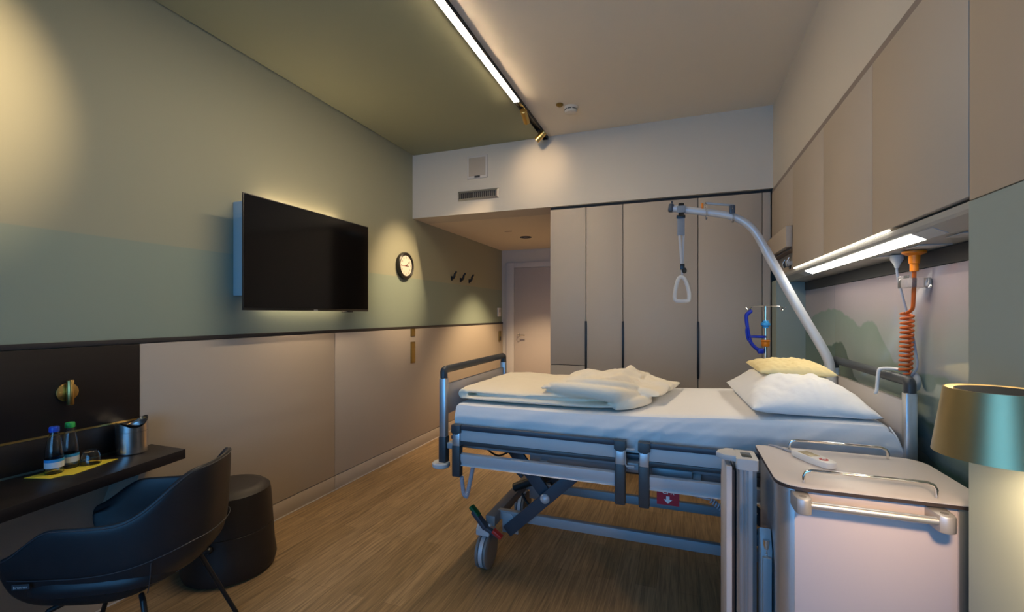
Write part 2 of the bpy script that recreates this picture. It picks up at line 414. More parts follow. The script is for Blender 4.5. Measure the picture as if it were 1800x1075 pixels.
# window wall behind the camera
mb = MB()
mb.box(XL, -2.2, YN - .1, YN, 0, ZC); mb.box(.45, XB, YN - .1, YN, 0, ZC)
mb.box(-2.2, .45, YN - .1, YN, 0, .45); mb.box(-2.2, .45, YN - .1, YN, 2.45, ZC)
S(mb.build('wall_window', M['white_wall'], loc=0, smooth=False))
mb = MB()
for x in (-2.2, -.90, .40): mb.box(x, x + .05, YN - .08, YN - .02, .45, 2.45)
mb.box(-2.2, .45, YN - .08, YN - .02, .45, .50); mb.box(-2.2, .45, YN - .08, YN - .02, 2.40, 2.45)
w = S(mb.build('window_1', M['window_frame'], loc=0, smooth=False))
B(-2.16, .41, YN - .055, YN - .049, .49, 2.41).build('pane', M['window_glass'], w, smooth=False)

# dado rail, lower wall panels, plinth
S(MB().box(XL, XL + .02, .3, YD, 1.252, 1.276, .002).build('trim_3', M['rail'], loc=0))
S(B(XL, XL + .022, 1.492, 2.8765, .118, 1.250, bev=.0015).build('trim_4', M['taupe'], loc=0))
S(B(XL, XL + .022, 2.8795, YD - .02, .118, 1.250, bev=.0015).build('trim_5', M['taupe'], loc=0))
S(B(XL, XL + .022, YN, 1.488, .118, .681, bev=.0015).build('trim_6', M['taupe'], loc=0))
S(B(XL, XL + .022, YN, 2.8765, 0, .112, bev=.0015).build('baseboard_left', M['taupe'], loc=0))
S(B(XL, XL + .022, 2.8795, YD - .02, 0, .112, bev=.0015).build('baseboard_left', M['taupe'], loc=0))
S(B(XL + .022, XL + .026, YN, YD - .02, 0, .006).build('trim_7', M['white_trim'], loc=0))

# entry door
mb = MB()
mb.box(-2.50, -2.372, YD - .03, YD + .001, 0, 2.19, .004); mb.box(-1.38, -1.25, YD - .03, YD + .001, 0, 2.19, .004)
mb.box(-2.372, -1.38, YD - .03, YD + .001, 2.115, 2.19, .004)
S(mb.build('trim_8', M['white_trim'], loc=0))
d = S(B(-2.368, -1.384, YD - .022, YD + .02, .005, 2.11, bev=.002).build('door_1', M['door'], loc=0))
mb = MB()
mb.lathe([(0, 0), (.026, 0), (.026, .008), (0, .008)], axis='Y', mtx=Matrix.Translation((-2.30, YD - .03, 1.085)))
mb.tube([(-2.30, YD - .03, 1.085), (-2.30, YD - .07, 1.085), (-2.29, YD - .08, 1.085), (-2.18, YD - .08, 1.083)], .009, smooth=4)
h = mb.build('door_handle', M['steel'], d)
MB().lathe([(0, 0), (.026, 0), (.026, .008), (0, .008)], axis='Y', mtx=Matrix.Translation((-2.30, YD - .03, 1.005))).build('lock_plate', M['steel'], d)

# ------------------------------------------------------------------ wardrobes
YW = 4.05
specs = [(-1.116, -.781, 'narrow taupe wardrobe with a low drawer front, nearest the entry door', True, True),
         (-.781, -.455, 'narrow full-height taupe wardrobe, second from the entry door', False, True),
         (-.455, .155, 'widest taupe wardrobe with one plain door, behind the bed', False, True),
         (.155, .628, 'taupe wardrobe behind the grey grab handle, beside the sage niche', False, False)]
for i, (x0, x1, lab, drawer, hand) in enumerate(specs):
    t = thing('wardrobe', lab, 'wardrobe', ((x0 + x1) / 2, YW + .3, 0), 'built-in wardrobes along the far wall')
    B(x0 + .003, x1 - .003, YW + .024, YW + .6, .0, 2.368).build('carcass', M['gap'], t, smooth=False)
    B(x0 + .0025, x1 - .0025, YW, YW + .02, .938 if drawer else .06, 2.366, bev=.0015).build('door', M['taupe'], t)
    if drawer: B(x0 + .0025, x1 - .0025, YW, YW + .02, .06, .932, bev=.0015).build('drawer', M['taupe'], t)
    if hand:
        B(x1 - .008, x1 + .008, YW - .012, YW + .001, .866, 1.338, bev=.002).build('handle', M['black_metal'], t)
S(B(.6305, XR - .004, YW, YW + .03, 0, 2.366).build('trim_9', M['taupe'], loc=0, smooth=False))
S(B(-1.116, XR, YW + .02, YW + .3, 2.3695, 2.391).build('trim_10', M['gap'], loc=0, smooth=False))

# ------------------------------------------------------------------ right wall: overhead cabinets, alcove
gp = 'overhead cabinets above the bed'
for y0, y1, z0, lab in ((.55, 1.4675, 1.687, 'overhead cabinet above the sage wall panel and gold lamp, nearest the camera'),
                    (1.471, 2.0735, 1.698, 'overhead cabinet above the orange cable plug, long taupe door'),
                    (2.0765, 2.6875, 1.698, 'overhead cabinet above the middle of the bed-head light'),
                    (2.6905, 3.3415, 1.698, 'overhead cabinet with an exposed end beside the small fold-down flap'),
                    (3.3435, 4.02, 1.975, 'shortest overhead cabinet, above the small fold-down flap in the corner')):
    t = thing('overhead_cabinet', lab, 'cabinet', (.79, (y0 + y1) / 2, z0), gp)
    B(XR + .021, XB - .002, y0 + .001, y1 - .001, z0 + .004, 2.345).build('carcass', M['taupe'], t, smooth=False)
    B(XR, XR + .02, y0, y1, z0, 2.347, bev=.0015).build('door', M['taupe'], t)
fl = thing('flap', 'small taupe fold-down flap over the gas outlets in the corner', 'flap', (.68, 3.7, 1.835))
B(.655, .69, 3.35, 4.0, 1.838, 1.972, bev=.002).build('flap_board', M['taupe'], fl)
B(.69, XB - .002, 3.35, 4.0, 1.825, 1.836).build('flap_shelf', M['taupe_dark'], fl, smooth=False)
S(B(.735, XB, 3.345, 4.03, 1.66, 1.823).build('wall_right', M['taupe'], loc=0, smooth=False))
# sage side panels of the alcove
S(B(XR, XB, -1.3, 1.469, 0, 1.684).build('wall_alcove', M['sage'], loc=0, smooth=False))
S(B(XR, XB, 3.85, 4.02, 0, 1.655).build('wall_alcove', M['sage'], loc=0, smooth=False))
# glass mural panels
for y0, y1, lab in ((3.192, 3.845, 'glossy mountain mural panel in the far corner of the alcove'),
                    (2.242, 3.188, 'glossy mountain mural panel behind the headboard, middle one'),
                    (1.474, 2.238, 'glossy mountain mural panel behind the bedside cabinet, with dark teal slopes')):
    tag(B(XB - .008, XB - .001, y0, y1, .10, 1.573).build('wall_panel', M['mural'], loc=(0, 0, 0), smooth=False), lab, 'wall panel', 'mural panels behind the bed')
S(B(XB - .012, XB - .001, 1.471, 3.848, 1.575, 1.634).build('trim_11', M['graphite'], loc=0, smooth=False))
S(B(XB - .01, XB - .001, 1.471, 3.848, 0, .098).build('trim_12', M['graphite'], loc=0, smooth=False))
# bed head light unit
bh = thing('bed_head_light', 'long grey lighting and supply rail mounted under the overhead cabinets', 'light', (.79, 2.66, 1.634))
body = [(.702, 1.672), (.707, 1.663), (.757, 1.640), (.884, 1.637), (.884, 1.690), (.702, 1.690)]
MB().prism([(a, b) for a, b in body], (1.472, 3.84), 'Y').build('housing', M['soffit'], bh, smooth=False)
sl = Vector((.05, 0, -.023)).normalized()
def litpoly(a, b, off=.0015):
    p = [(.707 + .05 * a, 1.663 - .023 * a), (.707 + .05 * b, 1.663 - .023 * b)]
    return [p[0], p[1], (p[1][0] - .4 * off, p[1][1] - off), (p[0][0] - .4 * off, p[0][1] - off)]
MB().prism(litpoly(.12, .90), (1.83, 3.14), 'Y').build('diffuser', M['led_head'], bh, smooth=False)
MB().prism(litpoly(.12, .90), (1.70, 1.825), 'Y').build('end_cover', M['alu_light'], bh, smooth=False)
MB().prism(litpoly(.12, .90), (3.145, 3.30), 'Y').build('end_cover', M['alu_light'], bh, smooth=False)
B(.693, .7015, 1.95, 3.33, 1.692, 1.696).build('slot_light', M['led_slot'], bh, smooth=False)
for y in (1.72, 1.98, 2.3):
    MB().box(.775, .865, y - .05, y + .05, 1.6345, 1.6385, .001).build('socket_plate', M['plastic_grey'], bh)

# gas outlets
for y, lab, m in ((3.62, 'blue grey gas outlet knob under the corner flap', M['grey_dark']), (3.50, 'pale round gas outlet beside the blue one under the flap', M['plastic_grey'])):
    t = thing('gas_outlet', lab, 'outlet', (.735, y, 1.745), 'wall gas outlets under the flap')
    MB().lathe([(0, 0), (.03, 0), (.03, .006), (.016, .008), (.016, .03), (.022, .032), (.022, .05), (0, .05)], axis='X', mtx=Matrix.Translation((.735, y, 1.745)) @ Matrix.Rotation(PI, 4, 'Z')).build('knob', m, t)
    MB().tube([(.70, y - .02, 1.78), (.685, y - .015, 1.75), (.69, y - .02, 1.72)], .004, smooth=4).build('lever', M['steel'], t)

# ------------------------------------------------------------------ ceiling fittings
tr = thing('ceiling_track', 'black ceiling track with a long warm light strip, between green and white ceiling', 'light', (XT, 1.4, ZC))
mb = MB(); mb.box(XT - .024, XT - .020, -1.2, YB - .01, ZC - .03, ZC); mb.box(XT + .020, XT + .024, -1.2, YB - .01, ZC - .03, ZC)
mb.box(XT - .020, XT + .020, -1.2, YB - .01, ZC - .008, ZC); mb.box(XT - .024, XT + .024, YB - .014, YB - .01, ZC - .03, ZC)
mb.build('track_profile', M['black_metal'], tr, smooth=False)
B(XT - .0195, XT + .0195, 1.35, 3.22, ZC - .034, ZC - .010).build('light_strip', M['led'], tr, smooth=False)
def spotlight(base, aim, label, lenh, power, size, blend, stem=.03):
    base = Vector(base); aim = Vector(aim); t = thing('spotlight', label, 'spotlight', base, 'spotlights on the ceiling track')
    piv = base + Vector((0, 0, -stem)); dv = (aim - piv).normalized()
    mb = MB(); mb.box(base.x - .015, base.x + .015, base.y - .04, base.y + .04, base.z - .02, base.z - .006)
    mb.cyl(base, piv, .006); mb.build('mount', M['black_metal'], t)
    a = piv - dv * lenh * .5; b = piv + dv * lenh * .5
    q = dv.to_track_quat('Z', 'Y').to_matrix().to_4x4(); q.translation = a
    r = .027
    MB().lathe([(0, 0), (r - .003, 0), (r, .003), (r, lenh), (r - .003, lenh), (r - .004, lenh - .012), (0, lenh - .012)], mtx=q).build('lamp_head', M['brass'], t)
    q2 = q.copy(); q2.translation = b - dv * .0115
    MB().lathe([(0, 0), (r - .005, 0), (r - .005, .003), (0, .003)], mtx=q2).build('lens', M['lens'], t)
    ld = bpy.data.lights.new('beam', 'SPOT'); ld.energy = power; ld.color = (1, .72, .42); ld.spot_size = size; ld.spot_blend = blend; ld.shadow_soft_size = .02
    lo = bpy.data.objects.new('spotlight_beam', ld); COL.objects.link(lo); lo.location = b + dv * .01
    lo.rotation_euler = dv.to_track_quat('-Z', 'Y').to_euler(); lo.parent = t; lo.location -= Vector(t.location)
    return t
spotlight((XT, 3.42, ZC - .01), (-1.20, 4.03, 2.74), 'brass ceiling spotlight next to the light strip, aimed at the white bulkhead', .125, 3.2, math.radians(70), 1.0, .05)
spotlight((XT, 3.85, ZC - .01), (-2.585, 3.80, 1.75), 'small brass ceiling spotlight at the end of the track, aimed at the clock', .10, 75, math.radians(36), 1.0, .05)
spotlight((XT, .95, ZC - .01), (-2.585, .68, 2.28), 'brass ceiling spotlight aimed at the green wall above the desk', .10, 66, math.radians(48), 1.0, .08)

sd = thing('smoke_detector', 'round white smoke detector on the pale ceiling', 'smoke detector', (-.80, 3.52, ZC))
MB().lathe([(0, 0), (.055, 0), (.055, -.012), (.046, -.02), (.046, -.026), (.05, -.028), (.045, -.045), (.02, -.052), (0, -.052)], c=(-.80, 3.52, ZC)).build('body', M['ceil_white'], sd)
mb = MB()
for k in range(8):
    a = 2 * PI * k / 8
    mb.box(-.014, .014, .0445, .0495, -.027, -.0205, mtx=Matrix.Translation((-.80, 3.52, ZC)) @ Matrix.Rotation(a, 4, 'Z'))
mb.build('slots', M['gap'], sd, smooth=False)
tag(MB().lathe([(0, 0), (.028, 0), (.028, -.008), (.012, -.02), (0, -.022)], c=(-.87, 3.44, ZC)).build('ceiling_indicator', M['brass_dark']), 'small brownish indicator lamp on the ceiling beside the smoke detector', 'indicator')
dl = thing('downlight', 'black ring downlight in the low entry ceiling', 'downlight', (-1.84, 5.50, ZE))
MB().lathe([(.045, .0), (.075, 0), (.075, -.006), (.045, -.006), (.04, .002), (.045, .0)], c=(-1.84, 5.50, ZE)).build('ring', M['black_metal'], dl)
MB().lathe([(0, -.001), (.044, -.001), (.044, -.003), (0, -.003)], c=(-1.84, 5.50, ZE)).build('reflector', M['steel'], dl)
ld = bpy.data.lights.new('entry', 'SPOT'); ld.energy = 62; ld.color = (1, .72, .42); ld.spot_size = math.radians(96); ld.spot_blend = .6; ld.shadow_soft_size = .03
lo = bpy.data.objects.new('downlight_beam', ld); COL.objects.link(lo); lo.parent = dl; lo.location = (0, 0, -.02)
tag(B(-1.95, -1.86, 5.03, 5.045, ZE - .004, ZE - .0005).build('ceiling_slot', M['taupe_dark'], smooth=False), 'thin slot diffuser in the low entry ceiling', 'vent')

# bulkhead grille and sensor box
sp = thing('ceiling_speaker', 'square beige wall speaker on the white bulkhead above the grille', 'speaker', (-1.846, YB, 2.73))
B(-1.955, -1.737, YB - .012, YB, 2.732, 2.952, bev=.003).build('frame', M['white_trim'], sp)
B(-1.935, -1.757, YB - .015, YB - .010, 2.755, 2.932, bev=.001).build('cloth', M['taupe'], sp)
B(-1.872, -1.815, YB - .0165, YB - .010, 2.738, 2.756).build('badge', M['graphite'], sp, smooth=False)
vg = thing('vent_grille', 'metal ventilation grille with upright slats on the white bulkhead', 'vent', (-1.84, YB, 2.52))
mb = MB(); x0, x1, z0, z1 = -2.06, -1.62, 2.523, 2.62; f = .02
for poly in ([(x0, z0), (x1, z0), (x1 - f, z0 + f), (x0 + f, z0 + f)], [(x1, z0), (x1, z1), (x1 - f, z1 - f), (x1 - f, z0 + f)],
             [(x1, z1), (x0, z1), (x0 + f, z1 - f), (x1 - f, z1 - f)], [(x0, z1), (x0, z0), (x0 + f, z0 + f), (x0 + f, z1 - f)]):
    o4 = [mb.bm.verts.new((p[0], YB - (.001 if k < 2 else .014), p[1])) for k, p in enumerate(poly)]
    b4 = [mb.bm.verts.new((p[0], YB, p[1])) for p in poly]
    mb.bm.faces.new(o4); mb.bm.faces.new(b4[::-1])
    for i in range(4): mb.bm.faces.new((o4[i], b4[i], b4[(i + 1) % 4], o4[(i + 1) % 4]))
mb.build('frame', M['vent_metal'], vg, smooth=False)
B(x0 + f, x1 - f, YB - .003, YB - .001, z0 + f, z1 - f).build('backing', M['gap'], vg, smooth=False)
for k in range(19):
    x = x0 + f + .012 + k * (x1 - x0 - 2 * f - .02) / 18.3
    B(x - .0022, x + .0022, YB - .012, YB - .003, z0 + f, z1 - f).build('slat', M['vent_metal'], vg, smooth=False)

# ------------------------------------------------------------------ left wall fittings
tv = thing('television', 'large black wall-mounted flat television with warm backlight', 'television', (-2.41, 2.50, 1.42))
B(-2.403, -2.392, 1.932, 3.070, 1.424, 2.118, bev=.003).build('screen_housing', M['black_plastic'], tv)
B(-2.3922, -2.3905, 1.938, 3.064, 1.440, 2.112).build('screen', M['screen'], tv, smooth=False)
B(-2.584, -2.404, 2.02, 2.985, 1.515, 2.095, bev=.002).build('mount_box', M['teal_box'], tv)
B(-2.44, -2.38, 2.81, 2.87, 1.415, 1.424, bev=.002).build('receiver', M['black_plastic'], tv)
B(-2.3906, -2.3900, 2.478, 2.516, 1.4275, 1.4325).build('logo', M['plastic_grey'], tv, smooth=False)
B(-2.580, -2.560, 2.22, 2.93, 2.0955, 2.0985).build('light_strip', M['led_tv'], tv, smooth=False)
B(-2.580, -2.560, 2.22, 2.93, 1.5115, 1.5145).build('light_strip', M['led_tv'], tv, smooth=False)

cy, cz = 3.862, 1.885
ck = thing('wall_clock', 'round black-rimmed wall clock on the green wall', 'clock', (XL, cy, cz - .125))
cm = Matrix.Translation((XL, cy, cz))
MB().lathe([(0, 0), (.128, 0), (.135, .012), (.132, .038), (.118, .046), (.104, .038), (.102, .030), (0, .030)], axis='X', mtx=cm, n=48).build('rim', M['black_plastic'], ck)
MB().lathe([(0, .0305), (.1025, .0305), (.1025, .032), (0, .032)], axis='X', mtx=cm, n=48).build('dial', M['clock_face'], ck)
RX = Matrix.Rotation(PI / 2, 4, 'Z') @ Matrix.Rotation(PI / 2, 4, 'X')
for k in range(1, 13):
    a = PI / 2 - k * PI / 6
    MB().text(str(k), cm @ Matrix.Translation((.0325, .080 * math.cos(a), .080 * math.sin(a))) @ RX, .026, .0002).build('numeral', M['ink'], ck, smooth=False)
def hand(deg, L, w, m, name, x):
    a = PI / 2 - math.radians(deg); dd = Vector((0, math.cos(a), math.sin(a)))
    c0 = Vector((XL + x, cy, cz))
    MB().bar(c0 - dd * .014, c0 + dd * L, w, .0016, 0, up=(1, 0, 0)).build(name, m, ck, smooth=False)
hand(95, .045, .008, M['ink'], 'hour_hand', .0335); hand(52, .068, .005, M['ink'], 'minute_hand', .0345); hand(268, .082, .0025, M['red'], 'second_hand', .0355)
tag_y = [(4.885, 'black coat hook nearest the clock, first of three'), (5.128, 'black coat hook between its two neighbours on the green wall'), (5.372, 'black coat hook nearest the entry door')]
for y, lab in tag_y:
    t = thing('coat_hook', lab, 'hook', (XL, y, 1.85), 'black coat hooks on the green wall')
    B(XL, XL + .010, y - .016, y + .016, 1.808, 1.862, bev=.004).build('plate', M['black_metal'], t)
    MB().tube([(XL + .006, y, 1.83), (XL + .022, y, 1.838), (XL + .040, y, 1.862), (XL + .046, y, 1.89), (XL + .060, y, 1.905), (XL + .066, y, 1.922)], [.013, .015, .014, .012, .012, .010], n=12, smooth=5).build('arm', M['black_metal'], t)
# switches
xs = XL + .022
t = thing('switch_plate', 'single brass switch just below the dado rail', 'switch', (xs, 3.995, 1.17), 'brass switches on the lower wall')
B(xs, xs + .009, 3.955, 4.035, 1.175, 1.252, bev=.002).build('plate', M['brass_dark'], t); B(xs + .009, xs + .012, 3.963, 4.027, 1.183, 1.244, bev=.0015).build('rocker', M['brass_dark'], t)
t = thing('switch_plate', 'tall brass triple switch and socket plate under the single switch', 'switch', (xs, 3.995, .90), 'brass switches on the lower wall')
B(xs, xs + .009, 3.955, 4.035, .900, 1.118, bev=.002).build('plate', M['brass_dark'], t)
for k in range(3): B(xs + .009, xs + .012, 3.963, 4.027, .908 + k * .0715, .967 + k * .0715, bev=.0015).build('rocker', M['brass_dark'], t)
t = thing('switch_plate', 'dark brass switch beside the entry door', 'switch', (xs, 6.42, .98), 'brass switches on the lower wall')
B(xs, xs + .01, 6.36, 6.45, .985, 1.145, bev=.002).build('plate', M['brass_dark'], t); B(xs + .01, xs + .013, 6.375, 6.435, 1.0, 1.06, bev=.0015).build('rocker', M['black_plastic'], t)
t = thing('thermostat', 'white thermostat on the green wall beside the entry door', 'thermostat', (XL, 6.40, 1.37))
B(XL, XL + .02, 6.36, 6.47, 1.365, 1.50, bev=.004).build('housing', M['plastic_white'], t); B(XL + .02, XL + .0215, 6.38, 6.45, 1.43, 1.475).build('display', M['plastic_grey'], t, smooth=False)

# ------------------------------------------------------------------ desk corner
tag(B(XL + .001, XL + .024, YN, 1.490, .878, 1.250, bev=.001).build('desk_backboard', M['black_wood']), 'black wooden wall board above the brass strip behind the desk', 'wall board')
tag(B(XL + .001, XL + .024, YN, 1.490, .737, .868, bev=.001).build('desk_backboard', M['black_wood']), 'low black wooden wall board between the desk top and the brass strip', 'wall board')
tag(B(XL + .001, XL + .026, YN, 1.490, .869, .877).build('brass_strip', M['brass'], smooth=False), 'thin brass strip running along the black board behind the desk', 'strip')
dk = thing('desk', 'black wall-mounted desk with a tapering top', 'desk', (-2.4, .5, 0))
zt = .7286
MB().prism([(XL + .025, 1.545), (-2.305, 1.545), (-1.80, -1.3), (XL + .025, -1.3)], (zt - .046, zt), 'Z', bev=.001).build('desktop', M['black_wood'], dk)
MB().prism([(1.43, zt - .047), (1.40, zt - .047), (1.30, .42), (1.33, .42)], (XL + .023, XL + .20), 'X').build('bracket', M['taupe'], dk, smooth=False)
# brass wall light
wl = thing('wall_light', 'brass wall light with round plate and upright tube on the black board', 'wall light', (XL + .024, 1.20, 1.0))
MB().lathe([(0, 0), (.040, 0), (.040, .006), (.037, .008), (0, .008)], axis='X', mtx=Matrix.Translation((XL + .024, 1.20, 1.053))).build('back_plate', M['brass'], wl)
mb = MB(); mb.cyl((XL + .03, 1.20, 1.053), (XL + .05, 1.20, 1.053), .008)
mb.build('stem', M['brass'], wl)
MB().lathe([(0, 0), (.0115, 0), (.013, .002), (.013, .108), (.0115, .110), (0, .110)], c=(XL + .050, 1.200, .998)).build('tube', M['brass'], wl)
# bottles
def bottle(x, y, cap, lab, capn):
    t = thing('water_bottle', lab, 'bottle', (x, y, zt + .0015), 'small glass water bottles on the desk')
    b0 = zt + .0015
    prof = [(0, .004), (.020, .002), (.0285, 0), (.0300, .004), (.0300, .062), (.0305, .070), (.0300, .088), (.0270, .115), (.021, .142), (.0150, .162), (.0128, .172), (.0128, .186)]
    inner = [(r - .002, h + .003) for r, h in prof[::-1] if r > .004]
    MB().lathe(prof + inner + [(0, .008)], c=(x, y, b0), n=32).build('glass_body', M['glass'], t)
    MB().lathe([(.0302, .026), (.0308, .026), (.0308, .050), (.0302, .050), (.0302, .026)], c=(x, y, b0)).build('label', M['label_white'], t)
    MB().lathe([(.0303, .050), (.0309, .050), (.0309, .062), (.0303, .062), (.0303, .050)], c=(x, y, b0)).build('label_band', M['label_blue'], t)
    MB().lathe([(0, .196), (.0150, .196), (.0168, .193), (.0172, .178), (.0165, .174), (.013, .174), (.013, .1865), (0, .1865)], c=(x, y, b0), n=36).build('cap', cap, t)
bottle(-2.475, 1.118, M['blue_cap'], 'small clear water bottle with a blue cap on the yellow napkin', 'blue')
bottle(-2.505, 1.185, M['green_cap'], 'small clear water bottle with a green cap behind the blue-capped one', 'green')
gx, gy = -2.475, 1.245
prof = [(0, .060), (.022, .060), (.027, .056), (.033, .035), (.0355, 0), (.0335, 0), (.031, .034), (.0255, .052), (.021, .0555), (0, .0555)]
tag(MB().lathe([(r, h) for r, h in prof], c=(gx, gy, zt + .0018), n=36).build('drinking_glass', M['glass'], loc=(gx, gy, zt + .0018)), 'small tumbler turned upside down on the yellow napkin', 'glass')
mb = MB()
pl = [(-2.515, 1.04), (-2.408, 1.075), (-2.40, 1.115), (-2.375, 1.135), (-2.44, 1.33), (-2.535, 1.27)]
mb.prism(pl, (zt, zt + .0012), 'Z')
tag(mb.build('paper_napkin', M['napkin'], smooth=False), 'folded yellow paper napkin lying on the black desk', 'napkin')
# bin
bx, by = -2.495, 1.418
bn = thing('table_bin', 'small brushed steel bin with a slanted swing lid on the desk', 'bin', (bx, by, zt))
rb = .062
MB().lathe([(0, .001), (rb - .003, .001), (rb, .004), (rb, .105), (rb - .002, .106), (rb - .002, .02), (0, .02)], c=(bx, by, zt), n=48).build('body', M['steel'], bn)
mb = MB(); n = 48; lo_, hi_, ins = [], [], []
for i in range(n):
    a = 2 * PI * i / n; c, s_ = math.cos(a), math.sin(a)
    hh = .128 + .036 * (.5 - .5 * math.cos(2 * a + .3)) + .008 * s_
    lo_.append(mb.bm.verts.new((bx + rb * c, by + rb * s_, zt + .1065)))
    hi_.append(mb.bm.verts.new((bx + rb * c, by + rb * s_, zt + hh)))
    ins.append(mb.bm.verts.new((bx + (rb - .004) * c, by + (rb - .004) * s_, zt + hh - .002)))
bot = [mb.bm.verts.new((v.co.x, v.co.y, zt + .1065)) for v in ins]
for i in range(n):
    j = (i + 1) % n
    mb.bm.faces.new((lo_[i], lo_[j], hi_[j], hi_[i])); mb.bm.faces.new((hi_[i], hi_[j], ins[j], ins[i])); mb.bm.faces.new((ins[i], ins[j], bot[j], bot[i]))
mb.build('lid', M['steel'], bn)
def flapf(u, v):
    x = (u - .5) * 2 * (rb - .006); w = math.sqrt(max(0, (rb - .006) ** 2 - x * x)); y = (v - .5) * 2 * w
    return (bx + x, by + y, zt + .158 - .030 * (1 - (y / rb) ** 2) + .010 * x / rb)
mb = MB(); mb.grid(flapf, 17, 17); mb.build('swing_flap', M['steel'], bn, weld=1e-5)

# ------------------------------------------------------------------ stool
st = thing('pouf', 'round dark leather pouf stool beside the chair', 'stool', (-2.325, 1.80, 0))
R = .207
def ringp(prof, c, sx=1.0, rz=0):
    mb = MB(); mb.lathe(prof, n=56); mb.xf(Matrix.Translation(c) @ Matrix.Rotation(rz, 4, 'Z') @ Matrix.Diagonal((sx, 1, 1, 1))); return mb
ringp([(0, .0), (R * .9, 0), (R + .012, .012), (R + .022, .05), (R + .012, .12), (R + .004, .238), (R + .001, .2405), (R + .004, .243), (R - .006, .40), (R - .012, .436), (R - .035, .455), (R - .07, .460), (0, .463)], (-2.325, 1.80, 0)).build('upholstery', M['leather_dark'], st)
a = math.radians(-62); 
def on(a, r, z): return (-2.325 + r * math.cos(a), 1.80 + r * math.sin(a), z)
mb = MB(); mb.tube([on(a - .75, R + .012, .185), on(a - .45, R + .028, .19), on(a - .1, R + .026, .205), on(a, R + .018, .21)], .011, smooth=5); mb.build('carry_strap', M['leather_dark'], st)
mb = MB(); q = Vector((math.cos(a), math.sin(a), 0)).to_track_quat('Z', 'Y').to_matrix().to_4x4(); q.translation = on(a, R + .012, .21)
mb.lathe([(0, 0), (.016, 0), (.018, .012), (.012, .022), (0, .022)], mtx=q); mb.build('button', M['black_metal'], st)

# ------------------------------------------------------------------ tub chair
CH = dict(x=-2.052, y=1.182, rz=2.094)
ch = thing('armchair', 'black leather tub chair with thin metal legs pulled up to the desk', 'chair', (CH['x'], CH['y'], 0), rz=CH['rz'])
def sm(a, b, x):
    t = min(1, max(0, (x - a) / (b - a))); return t * t * (3 - 2 * t)
AW, BD, FD = .263, .322, .305            # half width, depth behind, arm length ahead
def plan(t):                              # t -1..1, 0 = middle of the back; local +y is the front
    s = abs(t); sg = 1 if t >= 0 else -1
    if s < .56:
        a = s / .56 * PI / 2; e = 2.5
        x = AW * math.sin(a) ** (2 / e); y = -BD * math.cos(a) ** (2 / e)
    else:
        k = (s - .56) / .44; x = AW - .035 * k ** 2; y = FD * k
    return sg * x, y
def rimz(t):
    s = abs(t)
    return .657 + .154 * (1 - sm(.17, .52, s)) - .108 * sm(.72, 1.0, s)
PR = [(.58, .335, 0), (.74, .350, 0), (.88, .405, 0), (.965, .50, 0), (1.0, 1, -.05), (1.0, 1, -.012), (.975, 1, .004), (.935, 1, .0), (.905, 1, -.03), (.875, .545, 0), (.83, .47, 0), (.70, .43, 0)]
mb = MB(); nt = 41; rows = []
for i in range(nt):
    t = -1 + 2 * i / (nt - 1); x, y = plan(t); zr = rimz(t); row = []
    lift = .055 * (1 - sm(.15, .6, abs(t)))
    for sc, z, dz in PR:
        zz = zr + dz if z == 1 else z + (lift if sc < .9 and z < .42 else 0)
        row.append(mb.bm.verts.new((x * sc, y * sc if y < 0 else y * (sc if sc < .8 else 1) * (.97 if sc < .9 else 1), zz)))
    rows.append(row)
for a_, b_ in zip(rows, rows[1:]):
    for k in range(len(PR) - 1): mb.bm.faces.new((a_[k], b_[k], b_[k + 1], a_[k + 1]))
mb.bm.faces.new(rows[0]); mb.bm.faces.new(rows[-1][::-1])
# belly closing the shell underneath
cen = [mb.bm.verts.new((0, (r[0].co.y) * .35, .335)) for r in (rows[0], rows[nt // 2])]
for a_, b_ in zip(rows, rows[1:]):
    c1 = cen[0]
    mb.bm.faces.new((a_[0], c1, b_[0]))
shell = mb.build('shell', M['leather'], ch, sub=2, local=True)
mb = MB()
def seatf(u, v):
    a = 2 * PI * u; e = 3.2; c, s_ = math.cos(a), math.sin(a)
    x = .245 * math.copysign(abs(c) ** (2 / e), c); y = .255 * math.copysign(abs(s_) ** (2 / e), s_) + .03
    prof = [(0, .40), (.9, .40), (1.0, .415), (1.02, .44), (.98, .465), (.85, .475), (.5, .478), (0, .478)]
    k = v * (len(prof) - 1); i = min(int(k), len(prof) - 2); f = k - i
    sc = prof[i][0] * (1 - f) + prof[i + 1][0] * f; z = prof[i][1] * (1 - f) + prof[i + 1][1] * f
    return (x * sc, (y - .03) * sc + .03, z)
mb.grid(seatf, 40, 15, closeu=True); mb.build('seat_cushion', M['leather'], ch, local=True, weld=1e-5)
# stitched seams
def shellpt(t, sc, z): x, y = plan(t); return (x * sc, y * sc if y < 0 else y, z)
mb = MB(); pts = [shellpt(-1 + 2 * i / 60, .985, .485 + .055 * (1 - sm(.15, .6, abs(-1 + 2 * i / 60)))) for i in range(2, 59)]
mb.tube(pts, .0018, n=6); mb.build('side_seam', M['stitch'], ch, local=True)
mb = MB(); pts = []
for i in range(1, 60):
    t = -1 + 2 * i / 60; x, y = plan(t); pts.append((x * .995, y * (.995 if y < 0 else 1), rimz(t) - .006))
mb.tube(pts, .0022, n=6); mb.build('rim_piping', M['stitch'], ch, local=True)
for sg_ in (-1, 1):
    x, y = plan(sg_ * .375)
    MB().tube([(x * .988, y * .988, .505), (x * .955, y * .955, .478), (x * .885, y * .885, .418), (x * .77, y * .77, .372)], .0018, n=6, smooth=4).build('panel_seam', M['stitch'], ch, local=True)
